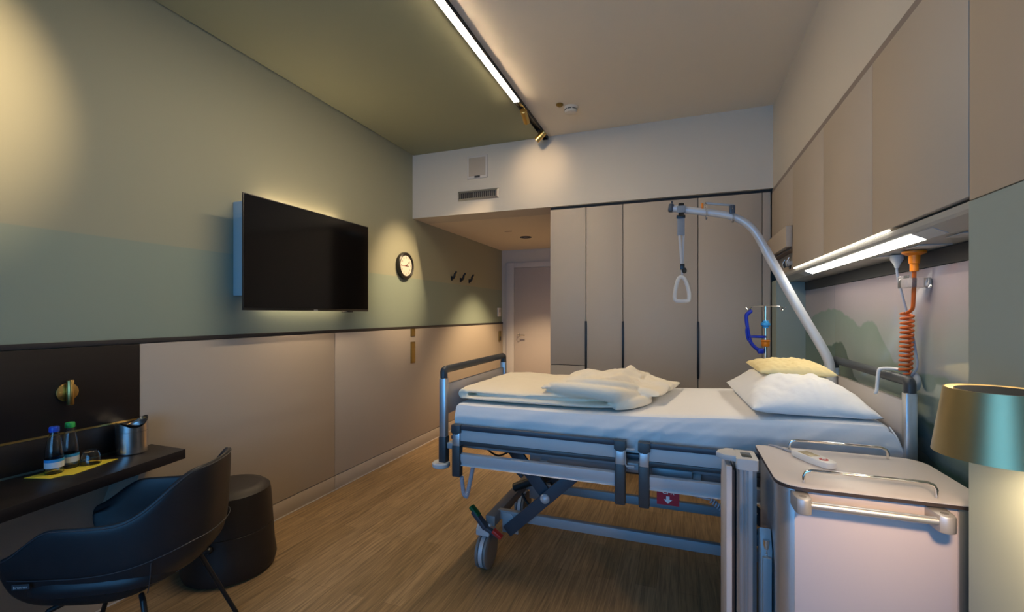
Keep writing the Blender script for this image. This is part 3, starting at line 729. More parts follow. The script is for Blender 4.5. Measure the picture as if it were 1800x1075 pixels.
for sx, ya, fy, nm in ((1, .17, .30, ''), (-1, .17, .30, ''), (1, -.13, -.27, ''), (-1, -.13, -.27, '')):
    MB().tube([(sx * .15, ya * .8, .350), (sx * .185, ya, .342), (sx * .20, ya * 1.1, .31), (sx * .255, fy, .0)], .0095, n=10).build('leg', M['black_metal'], ch, local=True)
mb = MB(); x, y = plan(-.86)
mb.box(-.0005, .0005, -.026, .026, -.009, .009, mtx=Matrix.Translation((x * .985 - .0045, y, .468)))
tg = mb.build('brand_tag', M['stitch'], ch, local=True, smooth=False)
tg['label'] = 'small woven tag with pale lettering'
MB().text('brunner', Matrix.Translation((x * .985 - .0055, y, .467)) @ Matrix.Rotation(-PI / 2, 4, 'Z') @ Matrix.Rotation(PI / 2, 4, 'X'), .013, .0003).build('lettering', M['plastic_grey'], tg, local=True, smooth=False)

# ------------------------------------------------------------------ hospital bed
XH, XF = .81, -1.15
Y0, Y1 = 2.07, 2.965
bed = thing('hospital_bed', 'height-adjustable grey hospital bed with side guards, on castors', 'bed', (-.17, 2.52, 0))
def endboard(x, ztop, zlow, name, d):
    # d = +1: outer side towards +x
    e = B(x - .009, x + .009, Y0 + .05, Y1 - .05, zlow + .25, ztop - .095, bev=.003).build(name, M['bed_panel'], bed)
    mb = MB()
    zc = ztop - .018
    mb.tube([(x, Y0 + .019, ztop - .062), (x, Y0 + .019, ztop - .030), (x, Y0 + .023, zc - .004), (x, Y0 + .032, zc), (x, Y1 - .032, zc), (x, Y1 - .023, zc - .004), (x, Y1 - .019, ztop - .030), (x, Y1 - .019, ztop - .062)], .0195, n=14)
    mb.build('top_rail', M['plastic_dark'], e)
    for y in (Y0 + .02, Y1 - .02):
        B(x - .018, x + .018, y - .020, y + .020, zlow + .12, ztop - .06, bev=.005).build('post', M['alu'], e)
        B(x - .021, x + .021, y - .023, y + .023, zlow, zlow + .14, bev=.006).build('post_sleeve', M['plastic_dark'], e)
        MB().lathe([(0, -.014), (.040, -.014), (.046, -.008), (.046, .008), (.040, .014), (0, .014)], c=(x + d * .012, y - .008 if y < 2.5 else y + .008, zlow - .008)).build('bumper_roller', M['plastic_grey'], e)
    return e
endboard(XF, 1.128, .625, 'footboard', -1)
hb = endboard(XH, 1.168, .645, 'headboard', 1)
hb['label'] = 'taller board at the pillow end'
# side guards (near and far side, two sections each)
def guard(x0, x1, y, s, sec):
    # boards hang between two telescopic posts
    g = B(x0 + .02, x1 - .02, y - .008, y + .008, .757, .812, bev=.002).build('side_guard', M['board_grey'], bed)
    mb = MB(); mb.box(x0 + .015, x1 - .015, y - .014, y + .014, .812, .838, .006); mb.build('upper_rail', M['grey_dark'], g)
    mb = MB(); mb.box(x0 + .015, x1 - .015, y - .011, y + .011, .736, .757, .004); mb.build('rail_lip', M['plastic_dark'], g)
    mb = MB(); mb.prism([(y - .012, .632), (y - .002, .640), (y - .012, .662), (y - .012, .690), (y + .004, .696), (y + .010, .690), (y + .010, .632)], (x0 + .01, x1 - .01), 'X')
    mb.build('lower_rail', M['alu_light'], g)
    for x in (x0, x1):
        B(x - .021, x + .021, y - .020, y + .016, .72, .815, bev=.006).build('guard_post', M['alu'], g)
        B(x - .023, x + .023, y - .023, y + .018, .552 if x > -1.0 else .575, .735, bev=.007).build('post_sleeve', M['plastic_dark'], g)
        mb = MB(); mb.prism([(x - .026, .800), (x - .012, .796), (x, .789), (x + .012, .796), (x + .026, .800), (x + .025, .838), (x - .025, .838)], (y - .025, y + .020), 'Y', bev=.004)
        mb.build('post_cap', M['plastic_dark'], g)
    return g
YG = 2.065
guard(-1.058, -.243, YG, 1, 'foot'); guard(-.140, .70, YG, 1, 'head')
YG2 = 2.960
guard(-1.058, -.243, YG2, -1, 'foot'); guard(-.140, .70, YG2, -1, 'head')
# mattress support frame
mb = MB()
mb.bar((XF + .02, Y0 + .11, .715), (XH - .02, Y0 + .11, .715), .03, .05); mb.bar((XF + .02, Y1 - .11, .715), (XH - .02, Y1 - .11, .715), .03, .05)
for x in (XF + .05, -.62, -.2, .3, XH - .05): mb.bar((x, Y0 + .1, .71), (x, Y1 - .1, .71), .03, .045)
for x in (XF + .05, -.19, XH - .06): mb.bar((x, YG + .01, .72), (x, YG2 - .01, .72), .05, .03)
mb.build('support_frame', M['grey_paint'], bed)
mb = MB(); mb.box(XF + .03, XH - .03, Y0 + .04, Y1 - .04, .745, .765, .004)
mb.build('lying_surface', M['grey_dark'], bed)
mb = MB(); mb.bar((-.72, Y0 + .16, .665), (.55, Y0 + .16, .665), .025, .04); mb.bar((-.72, Y1 - .16, .665), (.55, Y1 - .16, .665), .025, .04)
for x in (-.55, -.2, .3): mb.bar((x, Y0 + .16, .665), (x, Y1 - .16, .665), .03, .03)
mb.build('inner_frame', M['grey_paint'], bed)
# grip loop and motor between the guards
mb = MB(); mb.tube([(-.182, YG - .004, .80), (-.215, YG - .008, .80), (-.222, YG - .008, .79), (-.222, YG - .008, .735), (-.215, YG - .008, .725), (-.182, YG - .004, .725)], .0045, n=8)
mb.build('grip_loop', M['plastic_grey'], bed)
B(-.115, .06, Y0 + .07, Y0 + .17, .628, .705, bev=.006).build('drive_motor', M['grey_paint'], bed)
MB().cyl((.06, Y0 + .12, .66), (.095, Y0 + .12, .66), .028).build('motor_cap', M['plastic_grey'], bed)
B(-.66, -.62, Y0 + .13, Y0 + .17, .60, .66, bev=.004).build('clamp', M['plastic_grey'], bed)
# undercarriage
ZB = .268; YA, YC = 2.385, 2.845
for y in (YA, YC):
    MB().bar((-.96, y, ZB), (.66, y, ZB), .035, .05).build('base_beam', M['grey_paint'], bed)
for x in (-.97, .62):
    MB().bar((x, YA - .10, ZB - .004), (x, YC + .12, ZB - .004), .055, .055).build('cross_beam', M['grey_brown'], bed)
for x, yy in ((-1.0, 2.30), (-1.0, 2.93), (.66, 2.30), (.66, 2.93)):
    mb = MB()
    for o in (-.017, .017):
        mb.lathe([(0, -.010), (.062, -.012), (.085, -.011), (.0935, -.006), (.0935, .006), (.085, .011), (.062, .012), (0, .010)], axis='X', mtx=Matrix.Translation((x + o * 1.35, yy, .0935)), n=36)
    wv = mb.build('castor', M['grey_brown'], bed)
    mb = MB(); mb.lathe([(0, -.011), (.0915, -.011), (.0915, .011), (0, .011)], axis='X', mtx=Matrix.Translation((x, yy, .0935)), n=36)
    mb.build('castor_fender', M['alu_light'], wv)
    mb = MB(); mb.prism([(yy - .055, .195), (yy + .05, .195), (yy + .05, .225), (yy + .02, .25), (yy - .03, .25), (yy - .055, .225)], (x - .04, x + .04), 'X', bev=.006)
    mb.build('castor_housing', M['alu_light'], wv)
    if x < 0:
        s = -1 if yy < 2.6 else 1
        mb = MB(); mb.bar((x - .062, yy + s * .035, .315), (x + .02, yy + s * .045, .235), .04, .026, .006); mb.bar((x + .01, yy + s * .045, .24), (x + .10, yy + s * .05, .205), .03, .022, .006)
        mb.build('brake_pedal', M['grey_dark'], wv)
        MB().bar((x - .078, yy + s * .033, .338), (x - .025, yy + s * .04, .292), .036, .02, .005).build('green_tread', M['green'], wv)
        MB().bar((x + .065, yy + s * .058, .238), (x + .115, yy + s * .058, .205), .034, .02, .005).build('red_tread', M['red'], wv)
for y in (YA - .034, YC + .034):
    mb = MB(); mb.bar((-.895, y, .190), (-.42, y, .64), .022, .066, .004); mb.build('scissor_leg', M['grey_dark'], bed)
    mb = MB(); mb.bar((-.92, y + (.03 if y < 2.6 else -.03), .70), (-.67, y + (.03 if y < 2.6 else -.03), .405), .02, .07, .004); mb.build('scissor_link', M['grey_dark'], bed)
    mb = MB(); mb.lathe([(0, 0), (.026, 0), (.026, .008), (.016, .02), (0, .024)], axis='Y', mtx=Matrix.Translation((-.672, y - .012, .408)) @ Matrix.Rotation(PI, 4, 'Z')); mb.build('pivot_cap', M['alu_light'], bed)
    mb = MB(); mb.bar((.16, y, .64), (.64, y, .195), .022, .062, .004); mb.build('scissor_leg', M['grey_dark'], bed)
    mb = MB(); mb.prism([(-.93, .175), (-.835, .175), (-.835, .235), (-.88, .285), (-.93, .285)], (y + .012, y + .022) if y < 2.6 else (y - .022, y - .012), 'Y', bev=.002); mb.build('bearing_plate', M['grey_paint'], bed)
MB().cyl((-.95, 2.62, .33), (-.55, 2.62, .52), .026).build('lift_actuator', M['black_plastic'], bed)
MB().bar((-.80, 2.55, .40), (-.62, 2.50, .52), .05, .05).build('actuator_motor', M['plastic_dark'], bed)
mb = MB(); mb.tube([(-.86, 2.5, .35), (-.80, 2.47, .30), (-.72, 2.5, .30), (-.66, 2.52, .36), (-.7, 2.55, .42)], .007, smooth=6); mb.build('power_lead', M['black_plastic'], bed)
mb = MB(); mb.tube([(-1.0, 2.3, .655), (-.93, 2.28, .63), (-.86, 2.25, .66), (-.80, 2.3, .70)], .005, smooth=6); mb.build('power_lead', M['black_plastic'], bed)
B(-.59, -.53, YA - .03, YA - .022, .50, .54, bev=.003).build('reflector', M['red'], bed)
# emergency sign
sg = B(-.088, .005, YG + .02, YG + .0225, .565, .636).build('emergency_sign', M['red_sign'], bed, smooth=False)
sg['label'] = 'small dark red sign with white letters and a down arrow'
FY = Matrix.Rotation(PI / 2, 4, 'X')
MB().text('CPR', Matrix.Translation((-.041, YG + .0195, .622)) @ FY, .028, .0004).build('lettering', M['plastic_white'], sg, smooth=False)
mb = MB(); mb.prism([(-.049, .604), (-.035, .604), (-.035, .590), (-.024, .590), (-.042, .572), (-.060, .590), (-.049, .590)], (YG + .019, YG + .020), 'Y'); mb.build('arrow', M['plastic_white'], sg, smooth=False)
# coiled leads
def coil(pts, r, wire, turns, k=10, n=6, scale=1.0):
    P = spline([Vector(p) for p in pts], 12); Ls = [0]
    for a_, b_ in zip(P, P[1:]): Ls.append(Ls[-1] + (b_ - a_).length)
    tot = Ls[-1]; out = []; u = None; N_ = turns * k; j = 0
    for i in range(N_ + 1):
        s_ = tot * i / N_
        while j < len(P) - 2 and Ls[j + 1] < s_: j += 1
        f = (s_ - Ls[j]) / max(1e-9, Ls[j + 1] - Ls[j]); c = P[j].lerp(P[j + 1], f); t = (P[j + 1] - P[j]).normalized()
        if u is None: u = t.orthogonal().normalized()
        u = (u - t * u.dot(t)).normalized(); w = t.cross(u); a = 2 * PI * i / k
        out.append(c + (u * math.cos(a) + w * math.sin(a)) * r)
    return MB().tube(out, wire, n=n)
coil([(-1.035, YG - .0, .575), (-1.025, YG, .50), (-1.012, YG, .475), (-1.0, YG, .50), (-.975, YG + .01, .63)], .0085, .0034, 42, 8, 5).build('coiled_lead', M['grey_cable'], bed)
coil([(.13, 2.12, .60), (.20, 2.12, .555), (.29, 2.12, .525)], .010, .004, 16, 8, 5).build('coiled_lead', M['grey_cable'], bed)
MB().tube([(-.10, 2.2, .62), (.0, 2.16, .605), (.13, 2.12, .60)], .004, n=6, smooth=6).build('power_lead', M['grey_cable'], bed)

# mattress
def fb(x, y, s, seed=0): return noise.noise(Vector((x * s + seed, y * s - seed, seed * .7)))
mt = thing('mattress', 'mattress in a white fitted sheet lying on the hospital bed', 'mattress', (-.17, 2.52, .768))
mb = MB()
X0m, X1m, Ya, Yb = -1.10, .765, 2.105, 2.93
zt0, zt1, zb = .935, .979, .770
def mtop(x): return zt0 + (zt1 - zt0) * sm(-.6, .7, x)
def mf(u, v):
    # v runs round the cross-section across the bed, u along the bed
    x = X0m + (X1m - X0m) * u; T = mtop(x); r = .028
    sec = [(Yb, zb), (Yb + .004, (zb + T) / 2), (Yb, T - r), (Yb - r * .3, T - r * .3), (Yb - r, T), ((Ya + Yb) / 2, T + .004), (Ya + r, T), (Ya + r * .3, T - r * .3), (Ya, T - r), (Ya - .012, (zb + T) / 2 + .02), (Ya - .004, T - .125), (Ya + .012, zb)]
    k = v * (len(sec) - 1); i = min(int(k), len(sec) - 2); f = k - i
    y = sec[i][0] * (1 - f) + sec[i + 1][0] * f; z = sec[i][1] * (1 - f) + sec[i + 1][1] * f
    d = 0
    if v > .6:      # slack of the sheet down the near side
        w = sm(.62, .85, v)
        dg = x * 1.0 + (T - z) * 1.8
        d = w * (.006 * noise.noise(Vector((dg * 9, z * 3, 1))) + .004 * noise.noise(Vector((dg * 22, z * 4, 5))) * sm(-.7, 0, x))
        for xc in (-.30, -.05, .42): d += w * .004 * math.exp(-((x + (T - z) * .3 - xc) / .007) ** 2)
        y -= d
    zz = z + .0025 * noise.noise(Vector((x * 4, y * 5, 2)))
    if .3 < v < .62:
        for xc in (-.05, .42): zz += .0025 * math.exp(-((x - xc + .1 * (y - Ya)) / .006) ** 2)
    e = min(u, 1 - u)
    if e < .012: x += (.010 if u < .5 else -.010) * (1 - e / .012); zz -= .010 * (1 - e / .012) if z > .85 else 0
    if u > .97 and z < T - .02: x += (u - .97) / .03 * .05 * min(1, (T - z) / .1) * (1 if v > .6 else 0)
    return (x, y, zz)
V = mb.grid(mf, 200, 64)
for row in (V[0], V[-1]): mb.bm.faces.new(row)
mb.build('cover', M['sheet'], mt)
MB().tube([(X1m - .004, Ya + .02, zt1 - .012), (X1m + .012, Ya - .006, .93), (X1m + .035, Ya - .01, .86)], .003, n=6, smooth=5).build('corner_seam', M['sheet'], mt)

# pillows
def pillow(name, mtl, label, cat, c, sx, sy, h, rz, tilt=(0, 0), sag=None, seed=1, wr=.004, pinch=.35, bend=0.0, ex=.5, zfloor=None):
    mb = MB(); n = 56
    mtx = Matrix.Translation(c) @ Matrix.Rotation(rz, 4, 'Z') @ Matrix.Rotation(tilt[0], 4, 'X') @ Matrix.Rotation(tilt[1], 4, 'Y')
    def f(side):
        def g(u, v):
            a, b = u * 2 - 1, v * 2 - 1
            ax = a * (1 - .10 * pinch * (1 - abs(b) ** 2) * abs(a) ** 3); by_ = b * (1 - .10 * pinch * (1 - abs(a) ** 2) * abs(b) ** 3)
            e = max(0.0, (1 - abs(a) ** 2.6)) * max(0.0, (1 - abs(b) ** 2.6)); t = e ** ex
            z = side * h * .5 * t * (1.0 if side > 0 else .55)
            nn = noise.noise(Vector((a * 2.2 + seed, b * 2.2, seed))) * .10 * h * t
            cr = noise.noise(Vector((a * 7 + seed, b * 5 + 3 * a, seed + 4))) * wr + abs(noise.noise(Vector((a * 4 - 2 * b, b * 9 + seed, 8)))) * wr
            z += (nn + cr * t ** .4) if side > 0 else 0
            z += bend * (a * a) * h
            p = mtx @ Vector((ax * sx / 2, by_ * sy / 2, z))
            if zfloor is not None: p.z = max(p.z, zfloor + (.0012 if side > 0 else 0))
            return p
        return g
    mb.grid(f(1), n, n); mb.grid(f(-1), n, n)
    o = mb.build(name, mtl, weld=1e-5, autos=False)
    return tag(o, label, cat)
pillow('pillow', M['pillow_white'], 'large white pillow at the head of the mattress', 'pillow', (.500, 2.46, 1.008), .46, .70, .25, math.radians(3), (math.radians(1), math.radians(1)), seed=3, wr=.010, ex=.62, zfloor=.9885)
pillow('pillow', M['cushion'], 'small yellow pillow lying on the big white pillow', 'pillow', (.498, 2.50, 1.138), .315, .30, .085, math.radians(4), (math.radians(3), math.radians(1)), seed=11, wr=.007)

# duvet
dv = MB()
def slab(x0, x1, y0, y1, zf, th, seed, skew=0.0, nx=70, ny=50, e=5.0, wr=.004):
    def f(side):
        def g(u, v):
            a, b = u * 2 - 1, v * 2 - 1
            t = (max(0, 1 - abs(a) ** e) * max(0, 1 - abs(b) ** e)) ** .45
            x = (x0 + x1) / 2 + a * (x1 - x0) / 2 + skew * b; y = (y0 + y1) / 2 + b * (y1 - y0) / 2
            y += .012 * noise.noise(Vector((x * 3, seed, 0))) * abs(b) ** 4
            zc = zf(x, y)
            z = zc + side * th / 2 * t
            if side > 0: z += wr * noise.noise(Vector((x * 6 + seed, y * 5, seed))) + wr * .6 * noise.noise(Vector((x * 16, y * 12 + seed, 3)))
            else: z += wr * .3 * noise.noise(Vector((x * 6 + seed, y * 5, seed)))
            return (x, y, z)
        return g
    dv.grid(f(1), nx, ny); dv.grid(f(-1), nx, ny)
base = lambda x: mtop(x) + .004
slab(-1.075, -.25, 2.135, 2.905, lambda x, y: base(x) + .022, .044, 2)
slab(-1.085, -.29, 2.148, 2.910, lambda x, y: base(x) + .060 + .010 * noise.noise(Vector((x * 2, y * 2, 1))) - .010 * sm(2.3, 2.14, y) * (1 - sm(-.9, -.6, x)), .038, 5)
# fold along the foot end
dv.tube([(-1.072, 2.150 + k * .075, base(-1.0) + .040 + .003 * math.sin(k)) for k in range(11)], [.027 + .004 * math.sin(k * 1.3) for k in range(11)], n=14)
def ridge(x, y, cx, cy, ang, w, L, h):
    dx, dy = x - cx, y - cy; a = dx * math.cos(ang) + dy * math.sin(ang); b = -dx * math.sin(ang) + dy * math.cos(ang)
    return h * math.exp(-(b / w) ** 2 - (a / L) ** 2)
def heap(x, y):
    z = base(x) + .088 + .012 * noise.noise(Vector((x * 5, y * 4, 7))) + .014 * (1 - abs(noise.noise(Vector((x * 4 + y * 2, y * 3, 2))))) ** 5
    for r in ((-.42, 2.42, .5, .03, .22, .022), (-.30, 2.30, 1.0, .028, .16, .026), (-.50, 2.55, .2, .03, .2, .018), (-.26, 2.55, 1.4, .03, .2, .030), (-.36, 2.66, .9, .025, .15, .02)): z += ridge(x, y, *r)
    return z
slab(-.60, -.20, 2.165, 2.74, heap, .055, 9, skew=.05, wr=.010)
def tail(x, y):
    z = base(x) + .048 + .062 * math.exp(-((x + .30) / .12) ** 2 - ((y - 2.62) / .22) ** 2) - .012 * sm(-.2, 0, x) + .014 * (1 - abs(noise.noise(Vector((x * 4 - y * 2, y * 3, 6))))) ** 5
    for r in ((-.18, 2.5, .3, .022, .2, .020), (-.14, 2.68, -.2, .02, .18, .016), (-.22, 2.40, .7, .02, .12, .018)): z += ridge(x, y, *r)
    return z
slab(-.46, -.035, 2.30, 2.84, tail, .050, 13, skew=.05, wr=.010)
dv.tube([(-.61, 2.235, base(-.6) + .100), (-.56, 2.175, base(-.5) + .098), (-.46, 2.155, base(-.45) + .094), (-.36, 2.150, base(-.35) + .084), (-.29, 2.155, base(-.3) + .074), (-.25, 2.20, base(-.25) + .062), (-.21, 2.28, base(-.2) + .052), (-.17, 2.36, base(-.2) + .036)], [.018, .030, .034, .034, .038, .036, .030, .020], n=14, smooth=6)
dv.tube([(-.52, 2.20, base(-.5) + .118), (-.42, 2.185, base(-.4) + .122), (-.33, 2.20, base(-.3) + .112), (-.25, 2.26, base(-.25) + .096), (-.20, 2.34, base(-.2) + .08)], [.016, .026, .028, .030, .022], n=14, smooth=6)
dv.tube([(-.28, 2.145, base(-.3) + .022), (-.22, 2.19, base(-.2) + .026), (-.17, 2.27, base(-.15) + .024), (-.13, 2.34, base(-.1) + .02)], [.016, .026, .028, .014], n=14, smooth=6)
for v in dv.bm.verts:
    v.co.z = max(v.co.z, mtop(v.co.x) + .0075)
do = dv.build('duvet', M['duvet'], weld=1e-5, autos=False)
tag(do, 'cream duvet folded flat with a rumpled heap, on the foot half of the bed', 'duvet')
md = do.modifiers.new('r', 'REMESH'); md.mode = 'VOXEL'; md.voxel_size = .006; md.use_smooth_shade = True
md = do.modifiers.new('sm', 'SMOOTH'); md.factor = .5; md.iterations = 2

# lifting pole
lp = thing('lifting_pole', 'curved grey tubular lifting pole rising from the head of the bed', 'pole', (.772, 2.87, .70))
yl = 2.87
pts = [(.775, yl, .70), (.775, yl, 1.02), (.768, yl, 1.10), (.745, yl, 1.19), (.60, yl, 1.475), (.46, yl, 1.765), (.415, yl, 1.855), (.37, yl, 1.912), (.31, yl, 1.953), (.24, yl, 1.978), (.10, yl, 2.008), (-.035, yl, 2.036)]
P_ = spline([Vector(p) for p in pts], 8)
MB().tube(P_, [.024 if p.x > .45 else .021 for p in P_], n=20).build('tube', M['alu_light'], lp)
MB().bar((-.055, yl, 2.0405), (-.025, yl, 2.035), .050, .048, .01).build('end_cap', M['grey_dark'], lp)
MB().cyl((-.035, yl, 2.05), (-.035, yl, 2.078), .006).build('stop_pin', M['grey_dark'], lp)
B(.128, .140, yl - .012, yl + .012, 2.015, 2.05, bev=.003).build('yellow_clip', M['orange'], lp)
mb = MB()
for x in (.155, .295):
    z = 2.036 - .2 * (x + .035)
    mb.tube([(x, yl - .028, z - .035), (x, yl - .034, z), (x - .006, yl - .03, z + .04), (x, yl, z + .055), (x + .004, yl + .03, z + .03), (x, yl + .03, z - .02), (x, yl, z - .04)], .005, n=8, closed=True, smooth=4)
mb.build('holder_hook', M['clear_plastic'], lp)
MB().bar((.15, yl - .02, 2.047), (.30, yl - .02, 2.020), .010, .012, .002).build('holder_bar', M['grey_paint'], lp)
MB().bar((.29, yl - .015, 2.022), (.29, yl - .015, 1.975), .03, .03, .004).build('holder_block', M['grey_dark'], lp)
# trapeze
xt = .017
tz = thing('trapeze_handle', 'pale triangular grab handle hanging on a grey strap from the lifting pole', 'handle', (xt, yl, 1.47))
mb = MB(); mb.tube([(xt - .0, yl - .028, 2.02), (xt, yl - .022, 2.052), (xt, yl, 2.060), (xt, yl + .022, 2.052), (xt, yl + .028, 2.02), (xt, yl + .012, 1.985), (xt, yl - .012, 1.985)], .004, n=6, closed=True, smooth=4)
mb.xf(Matrix.Translation((xt, 0, 0)) @ Matrix.Diagonal((4.2, 1, 1, 1)) @ Matrix.Translation((-xt, 0, 0))); mb.build('loop', M['black_plastic'], tz)
B(xt - .024, xt + .024, yl - .036, yl - .028, 2.0, 2.04, bev=.003).build('buckle', M['webbing'], tz)
B(xt - .022, xt + .020, yl - .006, yl + .002, 1.87, 1.985, bev=.002).build('strap', M['webbing'], tz)
B(xt - .026, xt + .024, yl - .012, yl + .008, 1.972, 1.99, bev=.003).build('strap_slider', M['black_plastic'], tz)
mb = MB()
mb.bar((xt - .010, yl - .004, 1.875), (xt + .003, yl - .004, 1.68), .014, .003, .001, up=(0, 1, 0)); mb.bar((xt + .014, yl + .004, 1.875), (xt + .005, yl + .004, 1.63), .012, .003, .001, up=(0, 1, 0))
mb.build('strap_tail', M['strap_light'], tz)
B(xt - .006, xt + .020, yl - .010, yl + .012, 1.665, 1.70, bev=.004).build('clip', M['black_plastic'], tz)
MB().sphere((xt + .018, yl, 1.66), .014, .012, .018).build('clip_knob', M['black_plastic'], tz)
gm = [(xt + .000, 1.622), (xt + .022, 1.605), (xt + .040, 1.545), (xt + .044, 1.500), (xt + .034, 1.480), (xt - .024, 1.480), (xt - .036, 1.500), (xt - .032, 1.545), (xt - .018, 1.605)]
MB().tube([(x, yl, z) for x, z in gm], .0115, n=12, closed=True, smooth=5).build('grip', M['plastic_grey'], tz)

# drip stand
iv = thing('drip_stand', 'chrome drip stand with blue and orange collars behind the bed', 'stand', (.535, 3.33, 0))
xi, yi = .535, 3.33
MB().cyl((xi, yi, .10), (xi, yi, 1.452), .0105).build('pole', M['chrome'], iv)
for k in range(5):
    a = 2 * PI * k / 5 + .3; MB().tube([(xi, yi, .11), (xi + .05 * math.cos(a), yi + .05 * math.sin(a), .10), (xi + .22 * math.cos(a), yi + .22 * math.sin(a), .055)], .011, n=8).build('foot', M['alu'], iv)
for k in range(5):
    a = 2 * PI * k / 5 + .3; MB().lathe([(0, -.01), (.022, -.01), (.027, -.005), (.027, .005), (.022, .01), (0, .01)], axis='X', mtx=Matrix.Translation((xi + .22 * math.cos(a), yi + .22 * math.sin(a), .027))).build('castor', M['black_plastic'], iv)
mb = MB(); mb.tube([(xi - .115, yi, 1.445), (xi - .10, yi, 1.428), (xi - .083, yi, 1.438), (xi - .075, yi, 1.452), (xi + .075, yi, 1.452), (xi + .083, yi, 1.438), (xi + .10, yi, 1.428), (xi + .115, yi, 1.445)], .004, n=8, smooth=4)
for s in (-1, 1): mb.tube([(xi + s * .09, yi - .03, 1.445), (xi + s * .09, yi - .015, 1.428), (xi + s * .09, yi + .015, 1.428), (xi + s * .09, yi + .03, 1.445)], .004, n=8, smooth=4)
mb.build('hook_bar', M['chrome'], iv)
MB().lathe([(0, -.024), (.016, -.024), (.018, -.014), (.028, -.006), (.028, .006), (.018, .014), (.016, .024), (0, .024)], c=(xi, yi, 1.335)).build('collar', M['sky_blue'], iv)['label'] = 'sky blue collar'
MB().lathe([(0, -.022), (.020, -.022), (.024, -.016), (.024, .008), (.028, .012), (.028, .018), (.020, .022), (0, .022)], c=(xi, yi, 1.212)).build('collar', M['orange'], iv)['label'] = 'orange collar'
bo = thing('bottle_holder', 'royal blue plastic bottle holder hanging from the drip stand', 'holder', (xi - .08, yi - .02, 1.15))
yb_ = yi - .02
mb = MB(); mb.tube([(xi - .086, yb_, 1.428), (xi - .092, yb_, 1.416), (xi - .108, yb_, 1.402), (xi - .115, yb_, 1.38), (xi - .106, yb_, 1.30), (xi - .094, yb_, 1.235), (xi - .082, yb_, 1.205), (xi - .050, yb_, 1.172), (xi - .024, yb_, 1.158)], [.010, .012, .013, .011, .011, .011, .011, .012, .013], n=12, smooth=5); mb.build('arm', M['blue'], bo)
mb = MB(); mb.box(xi - .05, xi - .014, yb_ - .02, yb_ + .02, 1.145, 1.18, .006); mb.build('foot_block', M['blue'], bo)
mb = MB(); mb.tube([(xi - .108, yb_ - .012, 1.315), (xi - .117, yb_ - .012, 1.30), (xi - .112, yb_ - .012, 1.25), (xi - .102, yb_ - .012, 1.228), (xi - .092, yb_ - .012, 1.235)], .006, n=8, smooth=4); mb.build('side_loop', M['blue'], bo)
mb = MB(); mb.tube([(xi - .055 + .045 * math.cos(2 * PI * k / 20), yb_ - .035 + .055 * math.sin(2 * PI * k / 20), 1.255) for k in range(20)], .006, n=8, closed=True); mb.build('ring', M['blue'], bo)

# cables above the headboard
oc = thing('call_cable', 'orange coiled cable hanging from an orange plug above the headboard', 'cable', (.83, 2.05, 1.634))
xo, yo = .822, 2.085
MB().lathe([(0, 0), (.036, 0), (.036, -.008), (.018, -.016), (.016, -.045), (.013, -.048), (.013, -.075), (0, -.075)], c=(xo, yo, 1.634)).build('plug', M['orange'], oc)
MB().tube([(xo, yo, 1.56), (xo + .005, yo + .015, 1.50), (xo + .008, yo + .03, 1.43), (xo + .008, yo + .045, 1.415), (xo + .004, yo + .065, 1.405)], .0065, n=10, smooth=6).build('cord', M['orange_cable'], oc)
coil([(xo + .004, yo + .065, 1.405), (xo + .006, yo + .075, 1.28), (xo + .006, yo + .085, 1.17)], .018, .0052, 13, 12, 8).build('coil', M['orange_cable'], oc)
gc = thing('grey_cable', 'thin grey cable hanging from a pale grey plug beside the orange one', 'cable', (.83, 2.19, 1.634))
xg, yg = .818, 2.215
MB().lathe([(0, 0), (.022, 0), (.022, -.016), (.010, -.038), (.007, -.05), (0, -.05)], c=(xg, yg, 1.634)).build('plug', M['plastic_grey'], gc)
MB().tube([(xg, yg, 1.59), (xg + .004, yg, 1.54), (xg + .03, yg - .03, 1.36), (xg + .036, yg - .055, 1.27), (xg + .034, yg - .075, 1.20), (xg + .02, yg - .06, 1.165)], .0045, n=8, smooth=6).build('cord', M['grey_cable'], gc)
mb = MB(); mb.box(.80, .872, 2.08, 2.16, 1.50, 1.535, .002); mb.box(.80, .806, 2.08, 2.16, 1.535, 1.545, .001)
tag(mb.build('cable_clip', M['clear_plastic']), 'clear plastic cable clip between the orange and grey cables', 'clip')
# hook on the headboard with the patient call set
hk = thing('call_unit', 'white wire hook with a small call unit hung over the headboard rail', 'call unit', (XH, 2.20, 1.07))
MB().tube([(XH - .045, 2.27, 1.075), (XH - .042, 2.262, 1.09), (XH - .038, 2.255, 1.165), (XH - .028, 2.25, 1.178), (XH, 2.22, 1.182), (XH + .028, 2.19, 1.176), (XH + .034, 2.18, 1.15)], .0065, n=10, smooth=6).build('hook', M['plastic_white'], hk)
MB().sphere((XH + .045, 2.165, 1.14), .018, .03, .038).build('unit', M['plastic_grey'], hk)

# ------------------------------------------------------------------ bedside cabinet
bc = thing('bedside_cabinet', 'rose grey bedside cabinet with steel rails and a folded table leaf', 'cabinet', (.54, 1.78, 0))
def rrect(x0, x1, y0, y1, r, n=6, rs=None):
    rs = rs or (r,) * 4; out = []
    for (cx, cy, a0), rr in zip(((x1, y1, 0), (x0, y1, 90), (x0, y0, 180), (x1, y0, 270)), rs):
        sx = -1 if cx == x1 else 1; sy = -1 if cy == y1 else 1
        for k in range(n + 1):
            a = math.radians(a0 + 90 * k / n); out.append((cx + sx * rr + rr * math.cos(a), cy + sy * rr + rr * math.sin(a)))
    return out
cx0, cx1, cy0, cy1, ct = .285, .805, 1.560, 2.005, .885
MB().prism(rrect(cx0, cx1, cy0, cy1, .05, rs=(.07, .012, .07, .03)), (ct - .0025, ct), 'Z', bev=.0008).build('top', M['cab_top'], bc)
